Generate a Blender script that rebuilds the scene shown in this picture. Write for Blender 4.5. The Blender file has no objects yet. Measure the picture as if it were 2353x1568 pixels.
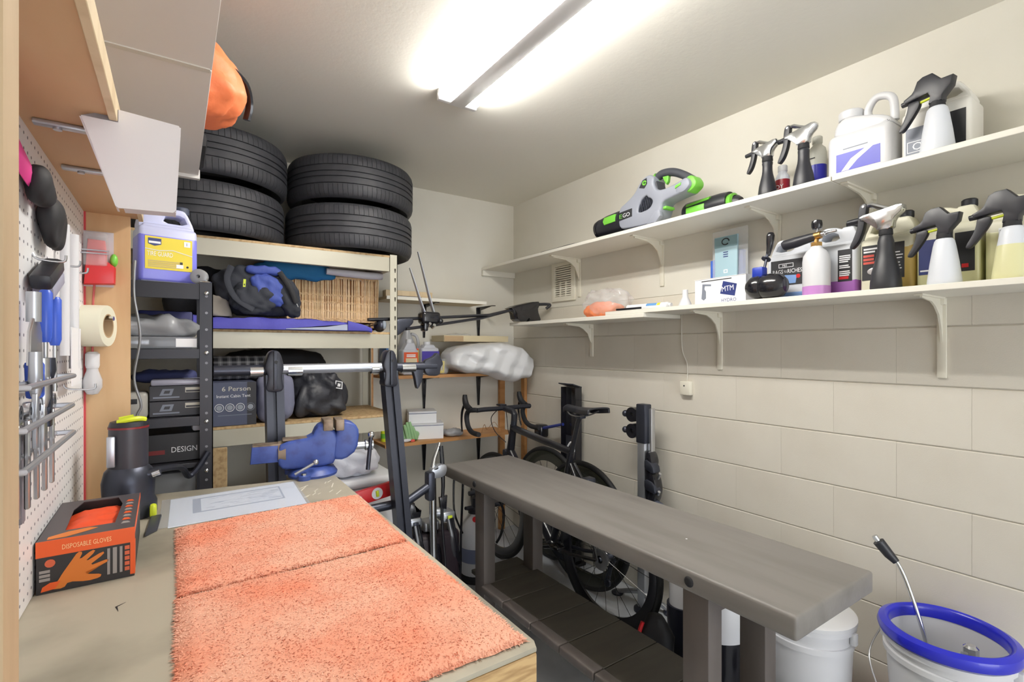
import bpy, bmesh, math, random
from mathutils import Vector, Matrix, noise
random.seed(4)
C = bpy.context.scene.collection
R = math.radians
PI = math.pi

# ------------------------------------------------------------------ camera, world, exposure
H = 1.345
cam = bpy.data.objects.new('camera', bpy.data.cameras.new('camera')); C.objects.link(cam)
cam.location = (0, 0, H); cam.rotation_euler = (R(90), 0, R(-34.19))
cam.data.sensor_width = 36; cam.data.lens = 36*1137/2353; cam.data.shift_y = 17/2353
cam.data.clip_start = .02
bpy.context.scene.camera = cam
sc = bpy.context.scene
sc.view_settings.view_transform = 'Standard'; sc.view_settings.look = 'None'
sc.view_settings.gamma = 1; sc.view_settings.use_curve_mapping = False
sc.view_settings.exposure = 0.1
sc.cycles.max_bounces = 10; sc.cycles.diffuse_bounces = 6; sc.cycles.transparent_max_bounces = 12
sc.cycles.caustics_reflective = False; sc.cycles.caustics_refractive = False
sc.cycles.use_denoising = True
sc.cycles.sample_clamp_indirect = 6
w = bpy.data.worlds.new('fill_light'); sc.world = w; w.use_nodes = True
w.node_tree.nodes['Background'].inputs[0].default_value = (.93, .96, 1, 1)   # added fill that comes in by the made-up rear opening
w.node_tree.nodes['Background'].inputs[1].default_value = 5.2
TUBE_POWER = 86.0

# ------------------------------------------------------------------ materials
def lin(c):
    f = lambda v: v/12.92 if v <= .04045 else ((v+.055)/1.055)**2.4
    return tuple(f(x/255) for x in c)
MATS = {}
def M(name, rgb, rough=.5, metal=0, bump=None, var=None, alpha=1, emit=0, coat=0, spec=None, stretch=None, sss=0):
    if name in MATS: return MATS[name]
    m = bpy.data.materials.new(name); m.use_nodes = True
    nt = m.node_tree; b = nt.nodes['Principled BSDF']
    b.inputs['Base Color'].default_value = (*lin(rgb), 1)
    b.inputs['Roughness'].default_value = rough; b.inputs['Metallic'].default_value = metal
    if coat: b.inputs['Coat Weight'].default_value = coat
    if spec is not None: b.inputs['Specular IOR Level'].default_value = spec
    if alpha < 1: b.inputs['Alpha'].default_value = alpha
    if emit:
        b.inputs['Emission Color'].default_value = (*lin(rgb), 1); b.inputs['Emission Strength'].default_value = emit
    tc = None
    def coords(scale):
        nonlocal tc
        if tc is None: tc = nt.nodes.new('ShaderNodeTexCoord')
        mp = nt.nodes.new('ShaderNodeMapping'); nt.links.new(tc.outputs['Object'], mp.inputs[0])
        s = stretch or (1, 1, 1); mp.inputs['Scale'].default_value = tuple(scale*q for q in s)
        return mp
    if var:                       # (scale, second colour, contrast low, high)
        n = nt.nodes.new('ShaderNodeTexNoise'); n.inputs['Scale'].default_value = 1; n.inputs['Detail'].default_value = 5
        nt.links.new(coords(var[0]).outputs[0], n.inputs['Vector'])
        r = nt.nodes.new('ShaderNodeMapRange'); r.inputs[1].default_value = var[2]; r.inputs[2].default_value = var[3]
        nt.links.new(n.outputs[0], r.inputs[0])
        mx = nt.nodes.new('ShaderNodeMix'); mx.data_type = 'RGBA'
        mx.inputs[6].default_value = (*lin(rgb), 1); mx.inputs[7].default_value = (*lin(var[1]), 1)
        nt.links.new(r.outputs[0], mx.inputs[0]); nt.links.new(mx.outputs[2], b.inputs['Base Color'])
    if bump:                      # (scale, strength, distance)
        n = nt.nodes.new('ShaderNodeTexNoise'); n.inputs['Scale'].default_value = 1; n.inputs['Detail'].default_value = 3
        nt.links.new(coords(bump[0]).outputs[0], n.inputs['Vector'])
        bp = nt.nodes.new('ShaderNodeBump'); bp.inputs['Strength'].default_value = bump[1]; bp.inputs['Distance'].default_value = bump[2]
        nt.links.new(n.outputs[0], bp.inputs['Height']); nt.links.new(bp.outputs[0], b.inputs['Normal'])
    MATS[name] = m
    return m

wall_m = M('wall_paint', (214, 211, 201), .6, bump=(120, .15, .002), var=(2.2, (207, 203, 191), .45, .75))
block_m = M('block_paint', (212, 207, 196), .55, bump=(260, .22, .002), var=(3, (205, 199, 187), .45, .8))
mortar_m = M('mortar_paint', (206, 200, 187), .7, bump=(200, .3, .002))
ceil_m = M('ceiling_paint', (226, 223, 214), .8, bump=(60, .16, .003))
floor_m = M('painted_concrete', (196, 200, 206), .5, bump=(60, .1, .002), var=(5, (170, 175, 184), .4, .7))
shelf_m = M('shelf_white', (228, 225, 215), .45, bump=(90, .08, .001))
bracket_m = M('bracket_white', (222, 218, 204), .4)
white_m = M('white_plastic', (214, 215, 219), .35)
mwhite = M('milky_plastic', (212, 216, 224), .35, spec=.4)
mcream = M('milky_yellow', (214, 211, 190), .35, spec=.4)
black_m = M('black_plastic', (34, 35, 42), .42)
dblack = M('black_matte', (26, 26, 30), .7)
gloss_black = M('black_gloss', (26, 26, 32), .18, coat=.3)
rubber = M('rubber', (24, 25, 28), .62, bump=(300, .08, .001))
tread_m = M('tyre_rubber', (50, 51, 56), .6, bump=(160, .12, .001), var=(20, (62, 62, 67), .5, .75))
chrome = M('chrome', (215, 218, 222), .16, 1)
steel = M('steel', (196, 198, 202), .32, .95)
alu = M('aluminium', (190, 194, 202), .38, .85)
gun = M('gunmetal', (66, 69, 80), .38, .7)
rackm = M('rack_beige', (190, 186, 170), .42, .15)
deck = M('particleboard', (196, 168, 126), .7, var=(55, (160, 130, 90), .45, .7), bump=(140, .2, .001))
deck_edge = M('particleboard_edge', (204, 172, 122), .75, var=(120, (150, 116, 74), .5, .7))
wood_m = M('ply_panel', (206, 172, 130), .55, var=(6, (186, 146, 102), .4, .7), stretch=(2, 2, .35))
wood_l = M('pine_light', (214, 194, 160), .55, var=(9, (190, 166, 128), .45, .75), stretch=(2, 2, .3))
wood_o = M('pine_orange', (190, 140, 88), .5, var=(10, (160, 108, 60), .45, .75), stretch=(.5, 2, 2))
under_m = M('shelf_underside', (204, 172, 134), .55, var=(4, (190, 152, 110), .4, .7), stretch=(1, .3, 1))
blue_m = M('vise_blue', (62, 84, 158), .42, var=(30, (52, 66, 130), .5, .7), bump=(60, .15, .002))
royal = M('royal_blue', (34, 40, 190), .3, coat=.3)
blue_l = M('blue_fluid', (128, 128, 226), .3)
purple_l = M('purple_fluid', (150, 92, 168), .3)
pink_l = M('mauve_fluid', (186, 132, 196), .3)
bluepale_l = M('pale_blue_fluid', (126, 160, 212), .3)
amber_l = M('amber_fluid', (186, 160, 92), .3)
yellow_l = M('pale_yellow_fluid', (214, 212, 166), .3)
red_m = M('red_plastic', (196, 34, 40), .35)
orange_p = M('orange_print', (228, 92, 34), .4)
paper = M('white_paper', (240, 241, 244), .6)
ink = M('black_ink', (30, 31, 36), .6)
green_m = M('lime_green', (112, 188, 66), .4)
lime = M('safety_yellow', (206, 220, 50), .4)
card = M('cardboard', (176, 150, 116), .8)
yellow_p = M('yellow_print', (226, 206, 60), .45)
blue_p = M('blue_print', (46, 48, 172), .35)
grey_p = M('grey_print', (120, 126, 140), .45)
navy = M('navy_print', (40, 52, 110), .45)
def clearmat(name, rgb, alpha, rough=.12):
    return M(name, rgb, rough, alpha=alpha, spec=.8)
clear_m = clearmat('clear_film', (225, 228, 232), .28)
frost_m = clearmat('frosted_acrylic', (226, 222, 224), .8, .35)

# ------------------------------------------------------------------ mesh builder
def cat(pts, n=6, closed=False):
    """Catmull-Rom resample."""
    P = [Vector(p) for p in pts]; out = []
    m = len(P)
    rng = range(m) if closed else range(m-1)
    for i in rng:
        if closed: a, b, c, d = P[i-1], P[i], P[(i+1) % m], P[(i+2) % m]
        else: a, b, c, d = P[max(i-1, 0)], P[i], P[i+1], P[min(i+2, m-1)]
        for k in range(n):
            t = k/n
            out.append(.5*((2*b)+(c-a)*t+(2*a-5*b+4*c-d)*t*t+(3*b-a-3*c+d)*t**3))
    if not closed: out.append(P[-1])
    return out

def chaikin(p):
    out = []
    for i in range(len(p)):
        a, b = p[i], p[(i+1) % len(p)]
        out += [(a[0]*.78+b[0]*.22, a[1]*.78+b[1]*.22), (a[0]*.22+b[0]*.78, a[1]*.22+b[1]*.78)]
    return out

class B:
    soft = False
    def __init__(s): s.bm = bmesh.new()
    def _in(s, bm2, mtx=None):
        me = bpy.data.meshes.new('t'); bm2.to_mesh(me); bm2.free()
        if mtx is not None: me.transform(mtx)
        s.bm.from_mesh(me); bpy.data.meshes.remove(me); return s
    def box(s, x0, x1, y0, y1, z0, z1, bev=0, seg=2, mtx=None):
        b = bmesh.new(); bmesh.ops.create_cube(b, size=1)
        for v in b.verts:
            v.co = Vector(((x0+x1)/2+v.co.x*(x1-x0), (y0+y1)/2+v.co.y*(y1-y0), (z0+z1)/2+v.co.z*(z1-z0)))
        if bev:
            bev = min(bev, .49*min(abs(x1-x0), abs(y1-y0), abs(z1-z0)))
            bmesh.ops.bevel(b, geom=b.edges[:], offset=bev, segments=seg, profile=.5, affect='EDGES')
        return s._in(b, mtx)
    def cyl(s, p0, p1, r0, r1=None, n=14):
        p0, p1 = Vector(p0), Vector(p1); r1 = r0 if r1 is None else r1
        return s.tube([p0, p1], [r0, r1], n)
    def tube(s, pts, r, n=8, closed=False, cap=True, flat=1.0, up=None):
        P = [Vector(p) for p in pts]; m = len(P)
        rr = r if isinstance(r, (list, tuple)) else [r]*m
        if len(rr) != m:
            k = len(rr); rr = [rr[min(int(i*(k-1)/(m-1)), k-2)]+(rr[min(int(i*(k-1)/(m-1)), k-2)+1]-rr[min(int(i*(k-1)/(m-1)), k-2)])*((i*(k-1)/(m-1))-min(int(i*(k-1)/(m-1)), k-2)) for i in range(m)]
        rings = []; nrm = None
        for i in range(m):
            a = P[i-1] if (i > 0 or closed) else P[i]; c = P[(i+1) % m] if (i < m-1 or closed) else P[i]
            t = (c-a)
            t = t.normalized() if t.length > 1e-9 else Vector((0, 0, 1))
            if nrm is None:
                ref = Vector(up) if up else (Vector((0, 0, 1)) if abs(t.z) < .9 else Vector((1, 0, 0)))
                nrm = (ref-t*ref.dot(t)).normalized()
            else:
                q = nrm-t*nrm.dot(t); nrm = q.normalized() if q.length > 1e-6 else nrm
            bi = t.cross(nrm)
            rings.append([s.bm.verts.new(P[i]+(nrm*math.cos(2*PI*k/n)*flat+bi*math.sin(2*PI*k/n))*rr[i]) for k in range(n)])
        for i in range(m if closed else m-1):
            A, D = rings[i], rings[(i+1) % m]
            for k in range(n): s.bm.faces.new((A[k], A[(k+1) % n], D[(k+1) % n], D[k]))
        if cap and not closed:
            s.bm.faces.new(rings[0][::-1]); s.bm.faces.new(rings[-1])
        return s
    def lathe(s, prof, loc=(0, 0, 0), n=24, mtx=None, sx=1, sy=1, cap=True, closed=False):
        b = bmesh.new(); rings = []
        for r, z in prof:
            rings.append([b.verts.new((r*sx*math.cos(2*PI*k/n), r*sy*math.sin(2*PI*k/n), z)) for k in range(n)])
        m = len(rings)
        for i in range(m if closed else m-1):
            A, D = rings[i], rings[(i+1) % m]
            for k in range(n): b.faces.new((A[k], A[(k+1) % n], D[(k+1) % n], D[k]))
        if cap and not closed:
            if prof[0][0] > 1e-5: b.faces.new(rings[0][::-1])
            if prof[-1][0] > 1e-5: b.faces.new(rings[-1])
        bmesh.ops.remove_doubles(b, verts=b.verts[:], dist=1e-6)
        mt = Matrix.Translation(loc) @ (mtx if mtx is not None else Matrix())
        return s._in(b, mt)
    def prism(s, poly, a0, a1, plane='xz', holes=(), bev=0, seg=2, ch=0):
        """closed outline(s) extruded along the third axis from a0 to a1; bev rounds the rims, ch rounds the corners"""
        for _ in range(ch): poly, holes = chaikin(poly), [chaikin(q) for q in holes]
        area = lambda p: sum(p[i-1][0]*p[i][1]-p[i][0]*p[i-1][1] for i in range(len(p)))
        loops = []
        for k, lp in enumerate([poly, *holes]):
            lp = [Vector((p[0], p[1])) for p in lp]
            if (area(lp) > 0) == (k > 0): lp = lp[::-1]
            loops.append(lp)
        if a1 < a0: a0, a1 = a1, a0
        if bev: bev = min(bev, (a1-a0)*.45)
        def inset(lp, d):
            if d <= 0: return lp
            out = []
            for i in range(len(lp)):
                e0, e1 = (lp[i]-lp[i-1]).normalized(), (lp[(i+1) % len(lp)]-lp[i]).normalized()
                n0, n1 = Vector((-e0.y, e0.x)), Vector((-e1.y, e1.x))
                m = n0+n1
                m = m.normalized() if m.length > 1e-6 else n0
                c = max(.45, m.dot(n0))
                dd = min(d/c, .9*min((lp[i]-lp[i-1]).length, (lp[(i+1) % len(lp)]-lp[i]).length)*1.6 if not ch else d/c)
                out.append(lp[i]+m*dd)
            return out
        steps = [(0, 0)]
        if bev:
            k = max(1, seg)
            steps = [(bev*(1-math.sin(PI/2*i/k)), bev*(1-math.cos(PI/2*i/k))) for i in range(k+1)]   # (inset, distance from the face)
        levels = [(a0+h, d) for d, h in steps]+[(a1-h, d) for d, h in steps[::-1]]
        b = bmesh.new(); first, last = [], []
        for lp in loops:
            rings = [[b.verts.new((p.x, p.y, z)) for p in inset(lp, d)] for z, d in levels]
            n = len(lp)
            for A, D in zip(rings, rings[1:]):
                for i in range(n): b.faces.new((A[i], A[(i+1) % n], D[(i+1) % n], D[i]))
            first.append(rings[0]); last.append(rings[-1])
        for rs in (first, last):
            es = []
            for r in rs:
                for i in range(len(r)): es.append(b.edges.get((r[i], r[(i+1) % len(r)])))
            if len(rs) == 1: b.faces.new(rs[0])
            else: bmesh.ops.triangle_fill(b, use_beauty=True, use_dissolve=False, edges=es)
        ng = [f for f in b.faces if len(f.verts) > 4]
        if ng: bmesh.ops.triangulate(b, faces=ng)
        for v in b.verts:
            x, y, a = v.co
            v.co = {'xz': Vector((x, a, y)), 'xy': Vector((x, y, a)), 'yz': Vector((a, x, y))}[plane]
        bmesh.ops.recalc_face_normals(b, faces=b.faces[:])
        return s._in(b)
    def ball(s, c, r, n=14):
        r = r if isinstance(r, (tuple, list)) else (r, r, r)
        b = bmesh.new(); bmesh.ops.create_uvsphere(b, u_segments=n, v_segments=max(6, n//2+1), radius=1)
        return s._in(b, Matrix.Translation(c) @ Matrix.Diagonal((*r, 1)))
    def blob(s, c, size, e=.6, amp=.01, freq=6, seed=0, n=36, clamp=None, crease=0):
        """soft thing: superellipsoid with folds; clamp(v) may move a vertex"""
        s.soft = True
        b = bmesh.new(); bmesh.ops.create_uvsphere(b, u_segments=n, v_segments=n//2, radius=1)
        sp = lambda v: math.copysign(abs(v)**e, v)
        hx, hy, hz = size[0]/2, size[1]/2, size[2]/2
        for v in b.verts:
            d = Vector((sp(v.co.x), sp(v.co.y), sp(v.co.z)))
            nrm = v.co.normalized()
            p = Vector((d.x*hx, d.y*hy, d.z*hz))
            q = (p+Vector((seed*7.3, seed*3.1, 0)))*freq
            k = noise.noise(q)+.5*noise.noise(q*2.1)
            if crease: k += crease*(abs(noise.noise(q*1.4+Vector((5, 1, 9))))*2-.6)
            p += nrm*k*amp
            v.co = Vector(c)+p
            if clamp: clamp(v)
        return s._in(b)
    def surf(s, f, nu, nv):
        g = [[s.bm.verts.new(f(i/nu, j/nv)) for j in range(nv+1)] for i in range(nu+1)]
        for i in range(nu):
            for j in range(nv): s.bm.faces.new((g[i][j], g[i+1][j], g[i+1][j+1], g[i][j+1]))
        return s
    def mesh(s, name):
        me = bpy.data.meshes.new(name)
        s.bm.normal_update(); s.bm.to_mesh(me); s.bm.free()
        return me

def obj(name, b, m, parent=None, kind=None, label=None, smooth=38, loc=None, rot=None, solid=0):
    me = b if isinstance(b, bpy.types.Mesh) else b.mesh(name)
    if not len(me.materials): me.materials.append(m)
    me.shade_smooth()
    me.set_sharp_from_angle(angle=R(170 if getattr(b, 'soft', False) else smooth))
    o = bpy.data.objects.new(name, me); C.objects.link(o)
    if parent is not None: o.parent = parent
    if loc: o.location = loc
    if rot: o.rotation_euler = rot
    if kind: o['kind'] = kind
    if label: o['label'] = label
    if solid:
        md = o.modifiers.new('thickness', 'SOLIDIFY'); md.thickness = solid; md.offset = 0
    return o
def tag(o, label, cat_, group=None):
    o['label'] = label; o['category'] = cat_
    if group: o['group'] = group
    return o
def thing(name, label, cat_, loc=(0, 0, 0), rz=0, group=None, rot=None):
    o = bpy.data.objects.new(name, None); C.objects.link(o); o.empty_display_size = .05
    o.location = loc; o.rotation_euler = rot if rot else (0, 0, rz)
    return tag(o, label, cat_, group)
def dup(root, loc, rz, label, group=None):
    r = root.copy(); C.objects.link(r); r.location = loc; r.rotation_euler = (0, 0, rz); r['label'] = label
    if group: r['group'] = group
    for ch in list(root.children):
        c = ch.copy(); C.objects.link(c); c.parent = r
        for g in list(ch.children):
            d = g.copy(); C.objects.link(d); d.parent = c
    return r
def struct(name, b, m, parent=None): return obj(name, b, m, parent, kind=None if parent else 'structure')
def box(*a, **k): return B().box(*a, **k)

def text(s, parent, m, loc, height=None, width=None, rot=(PI/2, 0, 0), name='lettering', ext=.0004, align='LEFT', shear=0):
    """flat print: raised by a hair, lies in the local xz plane and faces local -y"""
    cu = bpy.data.curves.new('t', 'FONT'); cu.body = s; cu.size = 1; cu.extrude = 0; cu.align_x = align; cu.resolution_u = 2; cu.shear = shear
    to = bpy.data.objects.new('t', cu); C.objects.link(to)
    dg = bpy.context.evaluated_depsgraph_get()
    me = bpy.data.meshes.new_from_object(to.evaluated_get(dg))
    bpy.data.objects.remove(to); bpy.data.curves.remove(cu)
    xs = [v.co.x for v in me.vertices]; ys = [v.co.y for v in me.vertices]
    ww, hh = max(xs)-min(xs), max(ys)-min(ys)
    sy = (height/hh) if height else None; sx = (width/ww) if width else sy
    if sy is None: sy = sx
    ax = min(xs) if align == 'LEFT' else (min(xs)+max(xs))/2
    me.transform(Matrix.Diagonal((sx, sy, 1, 1)) @ Matrix.Translation((-ax, -min(ys), 0)))
    me.materials.clear(); me.materials.append(m)
    o = bpy.data.objects.new(name, me); C.objects.link(o); o.parent = parent; o.location = loc; o.rotation_euler = rot
    return o
def plate(parent, name, m, x0, x1, z0, z1, y, t=.0008, bev=0):
    """a thin printed panel on the local -y face"""
    return obj(name, box(x0, x1, y-t, y, z0, z1), m, parent)
# ------------------------------------------------------------------ the room
XR, YB, XL, YF, ZC = 2.127, 3.11, -.26, -3.0, 2.425
struct('floor', box(XL, XR+.05, YF, YB+.05, -.05, 0), floor_m)
struct('ceiling', box(XL-.05, XR+.05, YF, YB+.05, ZC, ZC+.05), ceil_m)
struct('wall_back', box(XL-.05, XR+.05, YB, YB+.08, 0, ZC), wall_m)
struct('wall_left', box(XL-.08, XL, YF, YB, 0, ZC), wall_m)
# unseen rear opening, made up and set far back to spread the fill evenly
fr = B().box(XL, XL+.1, YF-.08, YF, 0, ZC).box(XR-.1, XR, YF-.08, YF, 0, ZC).box(XL+.1, XR-.1, YF-.08, YF, 2.2, ZC)
struct('wall_front', fr, wall_m)
wr = B().box(XR+.006, XR+.1, YF, YB, 0, 1.622).box(XR, XR+.1, YF, YB, 1.622, ZC)
wr = struct('wall_right', wr, M('mortar_paint', (206, 200, 187)))
wr.data.materials.clear(); wr.data.materials.append(wall_m)
full = None
for k in range(8):
    z0, z1 = max(0, -.003+k*.2032), -.003+(k+1)*.2032
    ph = .690 if (6-k) % 2 == 0 else .894         # running bond, half a block over in every second course
    y = ph-.4064*9
    while y < YB:
        a, b_ = max(y, YF), min(y+.4064, YB)
        if b_-a > .02:
            if full is None or abs(b_-a-.4064) > 1e-4 or k == 0:
                L_, h_ = b_-a, z1-z0
                me = B().prism([(0, .0042), (.003, .0014), (.03, .0014), (.03, h_-.0014), (.003, h_-.0014), (0, h_-.0042)], .0004, L_-.0004, 'xz').box(.0004, .02, .0002, L_-.0002, .006, h_-.006)
                o = obj('concrete_block', me, block_m, wr, loc=(XR, a, z0))
                if full is None and k > 0 and abs(b_-a-.4064) < 1e-4: full = o
            else:
                o = full.copy(); C.objects.link(o); o.location = (XR, a, z0)
        y += .4064

# ------------------------------------------------------------------ ceiling light (the one in view)
tube_m = M('lamp_tube', (255, 252, 246), .4, emit=TUBE_POWER)
enamel = M('white_enamel', (226, 226, 226), .35)
def strip_light(loc, label):
    t = thing('ceiling_light', label, 'lamp', loc, 0)
    obj('housing', box(-.036, .036, -.61, .61, -.05, 0, .004), enamel, t)
    for sx in (-1, 1):
        x = sx*.076
        obj('lamp_tube', B().cyl((x, -.585, -.03), (x, .585, -.03), .016, n=16), tube_m, t)
        for y in (-.597, .597):
            obj('lamp_holder', box(min(x-.014*1, .03*sx), max(x+.014, .03*sx), y-.011, y+.011, -.05, -.004, .004), enamel, t)
    return t
strip_light((.987, 1.27, ZC), 'white strip light with two bare bright tubes on the ceiling')

# ------------------------------------------------------------------ shelves on the right wall
def bracket(t, y, ztop, depth, drop, m, x=XR, big=False):
    """curved steel bracket below a shelf on the wall at x"""
    b = B()
    b.box(x-depth, x, y-.011, y+.011, ztop-.006, ztop)
    b.box(x-.008, x, y-.013, y+.013, ztop-drop, ztop, .002)
    pl = [(x-.006, ztop-.006), (x-depth*.9, ztop-.006), (x-depth*.9, ztop-.011), (x-depth*.5, ztop-.018), (x-.075, ztop-.032), (x-.04, ztop-.058), (x-.02, ztop-.1), (x-.006, ztop-drop*.6)]
    b.prism(pl, y-.003, y+.003, 'xz')
    b.box(x-.03, x, y-.014, y+.014, ztop-.026, ztop-.002, .006)
    return obj('bracket', b, m, t)
t = thing('wall_shelf', 'upper long white shelf on the right wall, with the leaf blower', 'shelf', (0, 0, 0))
obj('shelf_board', box(1.843, XR-.001, .783, 3.105, 1.914, 1.932, .0015, 1), shelf_m, t)
obj('shelf_board', box(1.843, XR-.001, -.6, .78, 1.914, 1.932, .0015, 1), shelf_m, t)
obj('cleat', box(1.843, XR-.003, 3.085, 3.108, 1.875, 1.9135), shelf_m, t)
for y in (2.364, 1.716, 1.107, .761, .1): bracket(t, y, 1.9138, .24, .24, bracket_m)
t = thing('wall_shelf', 'lower white shelf along the right wall, holding the row of jugs', 'shelf', (0, 0, 0))
obj('shelf_board', box(1.85, XR-.001, -.6, 1.86, 1.516, 1.535, .0015, 1), shelf_m, t)
obj('shelf_board', box(1.845, XR-.001, 1.60, 2.745, 1.495, 1.5155, .0015, 1), shelf_m, t)
for y in (.562, 1.38): bracket(t, y, 1.5155, .22, .27, bracket_m)
bracket(t, 2.25, 1.4945, .22, .2, bracket_m)

# vent, sensor box, wire
t = thing('wall_vent', 'cream louvred vent grille on the wall under the upper shelf', 'vent', (XR, 2.515, 1.79))
obj('vent_frame', B().prism([(-.118, -.132), (.118, -.132), (.118, .132), (-.118, .132)], -.014, 0, 'yz', holes=[[(-.08, -.1), (.08, -.1), (.08, .1), (-.08, .1)]], bev=.003), bracket_m, t)
obj('backing', box(-.002, 0, -.09, .09, -.105, .105), M('vent_dark', (92, 86, 74), .8), t)
for i in range(14):
    z = -.093+i*.0143
    obj('slat', box(-.013, -.003, -.082, .082, z-.0046, z+.0046, .001, 1), bracket_m, t)
for y in (-.028, .028): obj('mullion', box(-.0135, -.003, y-.004, y+.004, -.1, 0), bracket_m, t)
t = thing('wall_sensor', 'small cream box with one dark dot on the block wall', 'sensor', (XR, 1.56, 1.146))
obj('body', box(-.024, 0, -.03, .03, -.034, .034, .003), bracket_m, t)
obj('dot', B().cyl((-.0255, .004, .012), (-.023, .004, .012), .004), ink, t)
obj('cable', B().tube(cat([(-.004, 0, .034), (-.005, 0, .12), (-.005, .03, .2), (-.005, .032, .37)]), .0022, 6), wall_m, t)

# ------------------------------------------------------------------ shelves on the back wall
def spike(t, x, y, ztop, depth, drop):
    b = B().box(x-.012, x+.012, y-depth, y, ztop-.005, ztop)
    b.prism([(x-.017, ztop-.004), (x+.017, ztop-.004), (x+.006, ztop-drop), (x-.006, ztop-drop)], y-.012, y, 'xz')
    b.prism([(y-depth*.85, ztop-.005), (y-.002, ztop-.005), (y-.002, ztop-drop*.3), (y-.03, ztop-.025)], x-.003, x+.003, 'yz')
    return obj('bracket', b, gloss_black, t)
def back_shelf(label, x0, x1, z, m, edge):
    t = thing('wall_shelf', label, 'shelf', (0, 0, 0))
    obj('shelf_board', box(x0, x1, 2.865, 3.107, z-.018, z, .001, 1), m, t)
    obj('edge_strip', box(x0, x1, 2.859, 2.865, z-.019, z+.001), edge, t)
    for x in (1.388, 1.8136): spike(t, x, 3.109, z-.0182, .22, .225)
    return t
back_shelf('top shelf on the back wall with white front edge', 1.04, 1.735, 1.66, M('shelf_back', (206, 190, 160), .6), shelf_m)
back_shelf('middle shelf on the back wall, under the jugs and white bag', 1.04, 1.98, 1.178, wood_o, wood_o)
back_shelf('lowest wooden shelf on the back wall with two white boxes', 1.03, 1.95, .766, wood_o, wood_o)
def batten(label, a): return tag(obj('wood_batten', box(*a, .002, 1), wood_o), label, 'batten')
batten('vertical wooden batten on the back wall beside the steel rack', (1.0, 1.03, 3.07, 3.108, 0, 1.64))
batten('vertical wooden batten on the back wall near the corner', (1.985, 2.03, 3.08, 3.108, 0, 1.16))
batten('vertical wooden batten on the block wall beside the corner', (2.1, 2.125, 2.93, 2.975, 0, 1.16))

# ------------------------------------------------------------------ workbench with hutch, left
T = .915
t = thing('workbench', 'heavy plywood workbench with worn grey top under the orange towels', 'workbench', (0, 0, 0))
top_m = M('worn_bench_top', (172, 165, 148), .6, var=(3.6, (128, 123, 110), .47, .7), bump=(90, .12, .001))
ply_e = M('bench_edge', (196, 164, 116), .7, var=(16, (150, 116, 72), .45, .7), stretch=(1, 1, 7))
outline = [(-.24, .3), (.43, .57), (.437, .585), (.446, 1.725), (-.06, 1.80), (-.24, 1.80)]
outline[0] = (-.24, .57)
obj('worktop', B().prism(outline, T-.008, T, 'xy', bev=.002), top_m, t)
obj('edge_board', B().prism(outline, T-.062, T-.0082, 'xy', bev=.003), ply_e, t)
for x, y in ((-.17, .68), (.36, .72), (-.17, 1.66), (.38, 1.6)):
    obj('leg', box(x-.045, x+.045, y-.045, y+.045, 0, T-.062, .004), wood_l, t)
obj('lower_shelf', box(-.2, .4, .62, 1.7, .28, .3), deck, t)
# paint marks on the top
mk = M('white_paint_mark', (214, 210, 196), .6)
b = B()
for i in range(16):
    x, y = random.uniform(.28, .42), random.uniform(1.5, 1.68); a = random.uniform(0, PI); l = random.uniform(.006, .028)
    b.box(-l, l, -.0015, .0015, T, T+.0004, mtx=Matrix.Translation((x, y, 0)) @ Matrix.Rotation(a*.3+.4, 4, 'Z'))
o = obj('paint_mark', b, mk, t); o['kind'] = 'stuff'
obj('scratch', B().tube([(-.078, 1.03, T+.0003), (-.082, 1.05, T+.0003), (-.07, 1.06, T+.0003)], [.0004, .0018, .0004], 6, flat=.2), ink, t)

XP = -.205
t = thing('workbench_hutch', 'wooden hutch on the workbench with white pegboard back', 'hutch', (0, 0, 0))
obj('pegboard', box(XP-.006, XP, .59, 1.752, T+.001, 1.714), M('pegboard_white', (234, 234, 236), .4), t)
b = B(); hm = M('peg_hole', (120, 118, 124), .9)
for i in range(45):
    for k in range(31):
        y, z = .605+i*.0254, T+.02+k*.0254
        b.cyl((XP, y, z), (XP+.0003, y, z), .0028, n=6)
o = obj('peg_hole', b, hm, t); o['kind'] = 'stuff'
obj('side_panel', box(XP-.02, -.106, 1.752, 1.772, T+.001, 1.714), wood_m, t)
obj('side_panel', box(XP-.02, -.112, .545, .592, T+.001, 1.99), M('post_tan', (188, 164, 132), .6, var=(9, (166, 142, 110), .45, .75), stretch=(2, 2, .3)), t)
obj('shelf_board', box(XP-.02, -.088, .592, 1.772, 1.714, 1.732), under_m, t)
obj('shelf_lip', box(-.088, -.077, .592, 1.772, 1.708, 1.745, .001, 1), wood_l, t)
obj('red_edging', box(XP, XP+.004, 1.747, 1.752, T+.001, 1.714), M('red_edge', (196, 60, 70)), t)

t = thing('overhead_shelf', 'white boarded storage shelf high over the workbench', 'shelf', (0, 0, 0))
osm = M('overhead_white', (228, 225, 221), .5)
obj('shelf_board', box(XL+.001, .07, .2, 1.352, 1.995, 2.013, .001, 1), osm, t)
obj('shelf_board', box(XL+.001, .07, 1.355, 2.2, 1.995, 2.013, .001, 1), osm, t)
obj('end_trim', box(XL+.001, .075, 2.2, 2.226, 1.983, 2.018, .002, 1), osm, t)
obj('seam_strip', box(XL+.001, .066, 1.345, 1.362, 1.992, 1.9949), wall_m, t)
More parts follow.
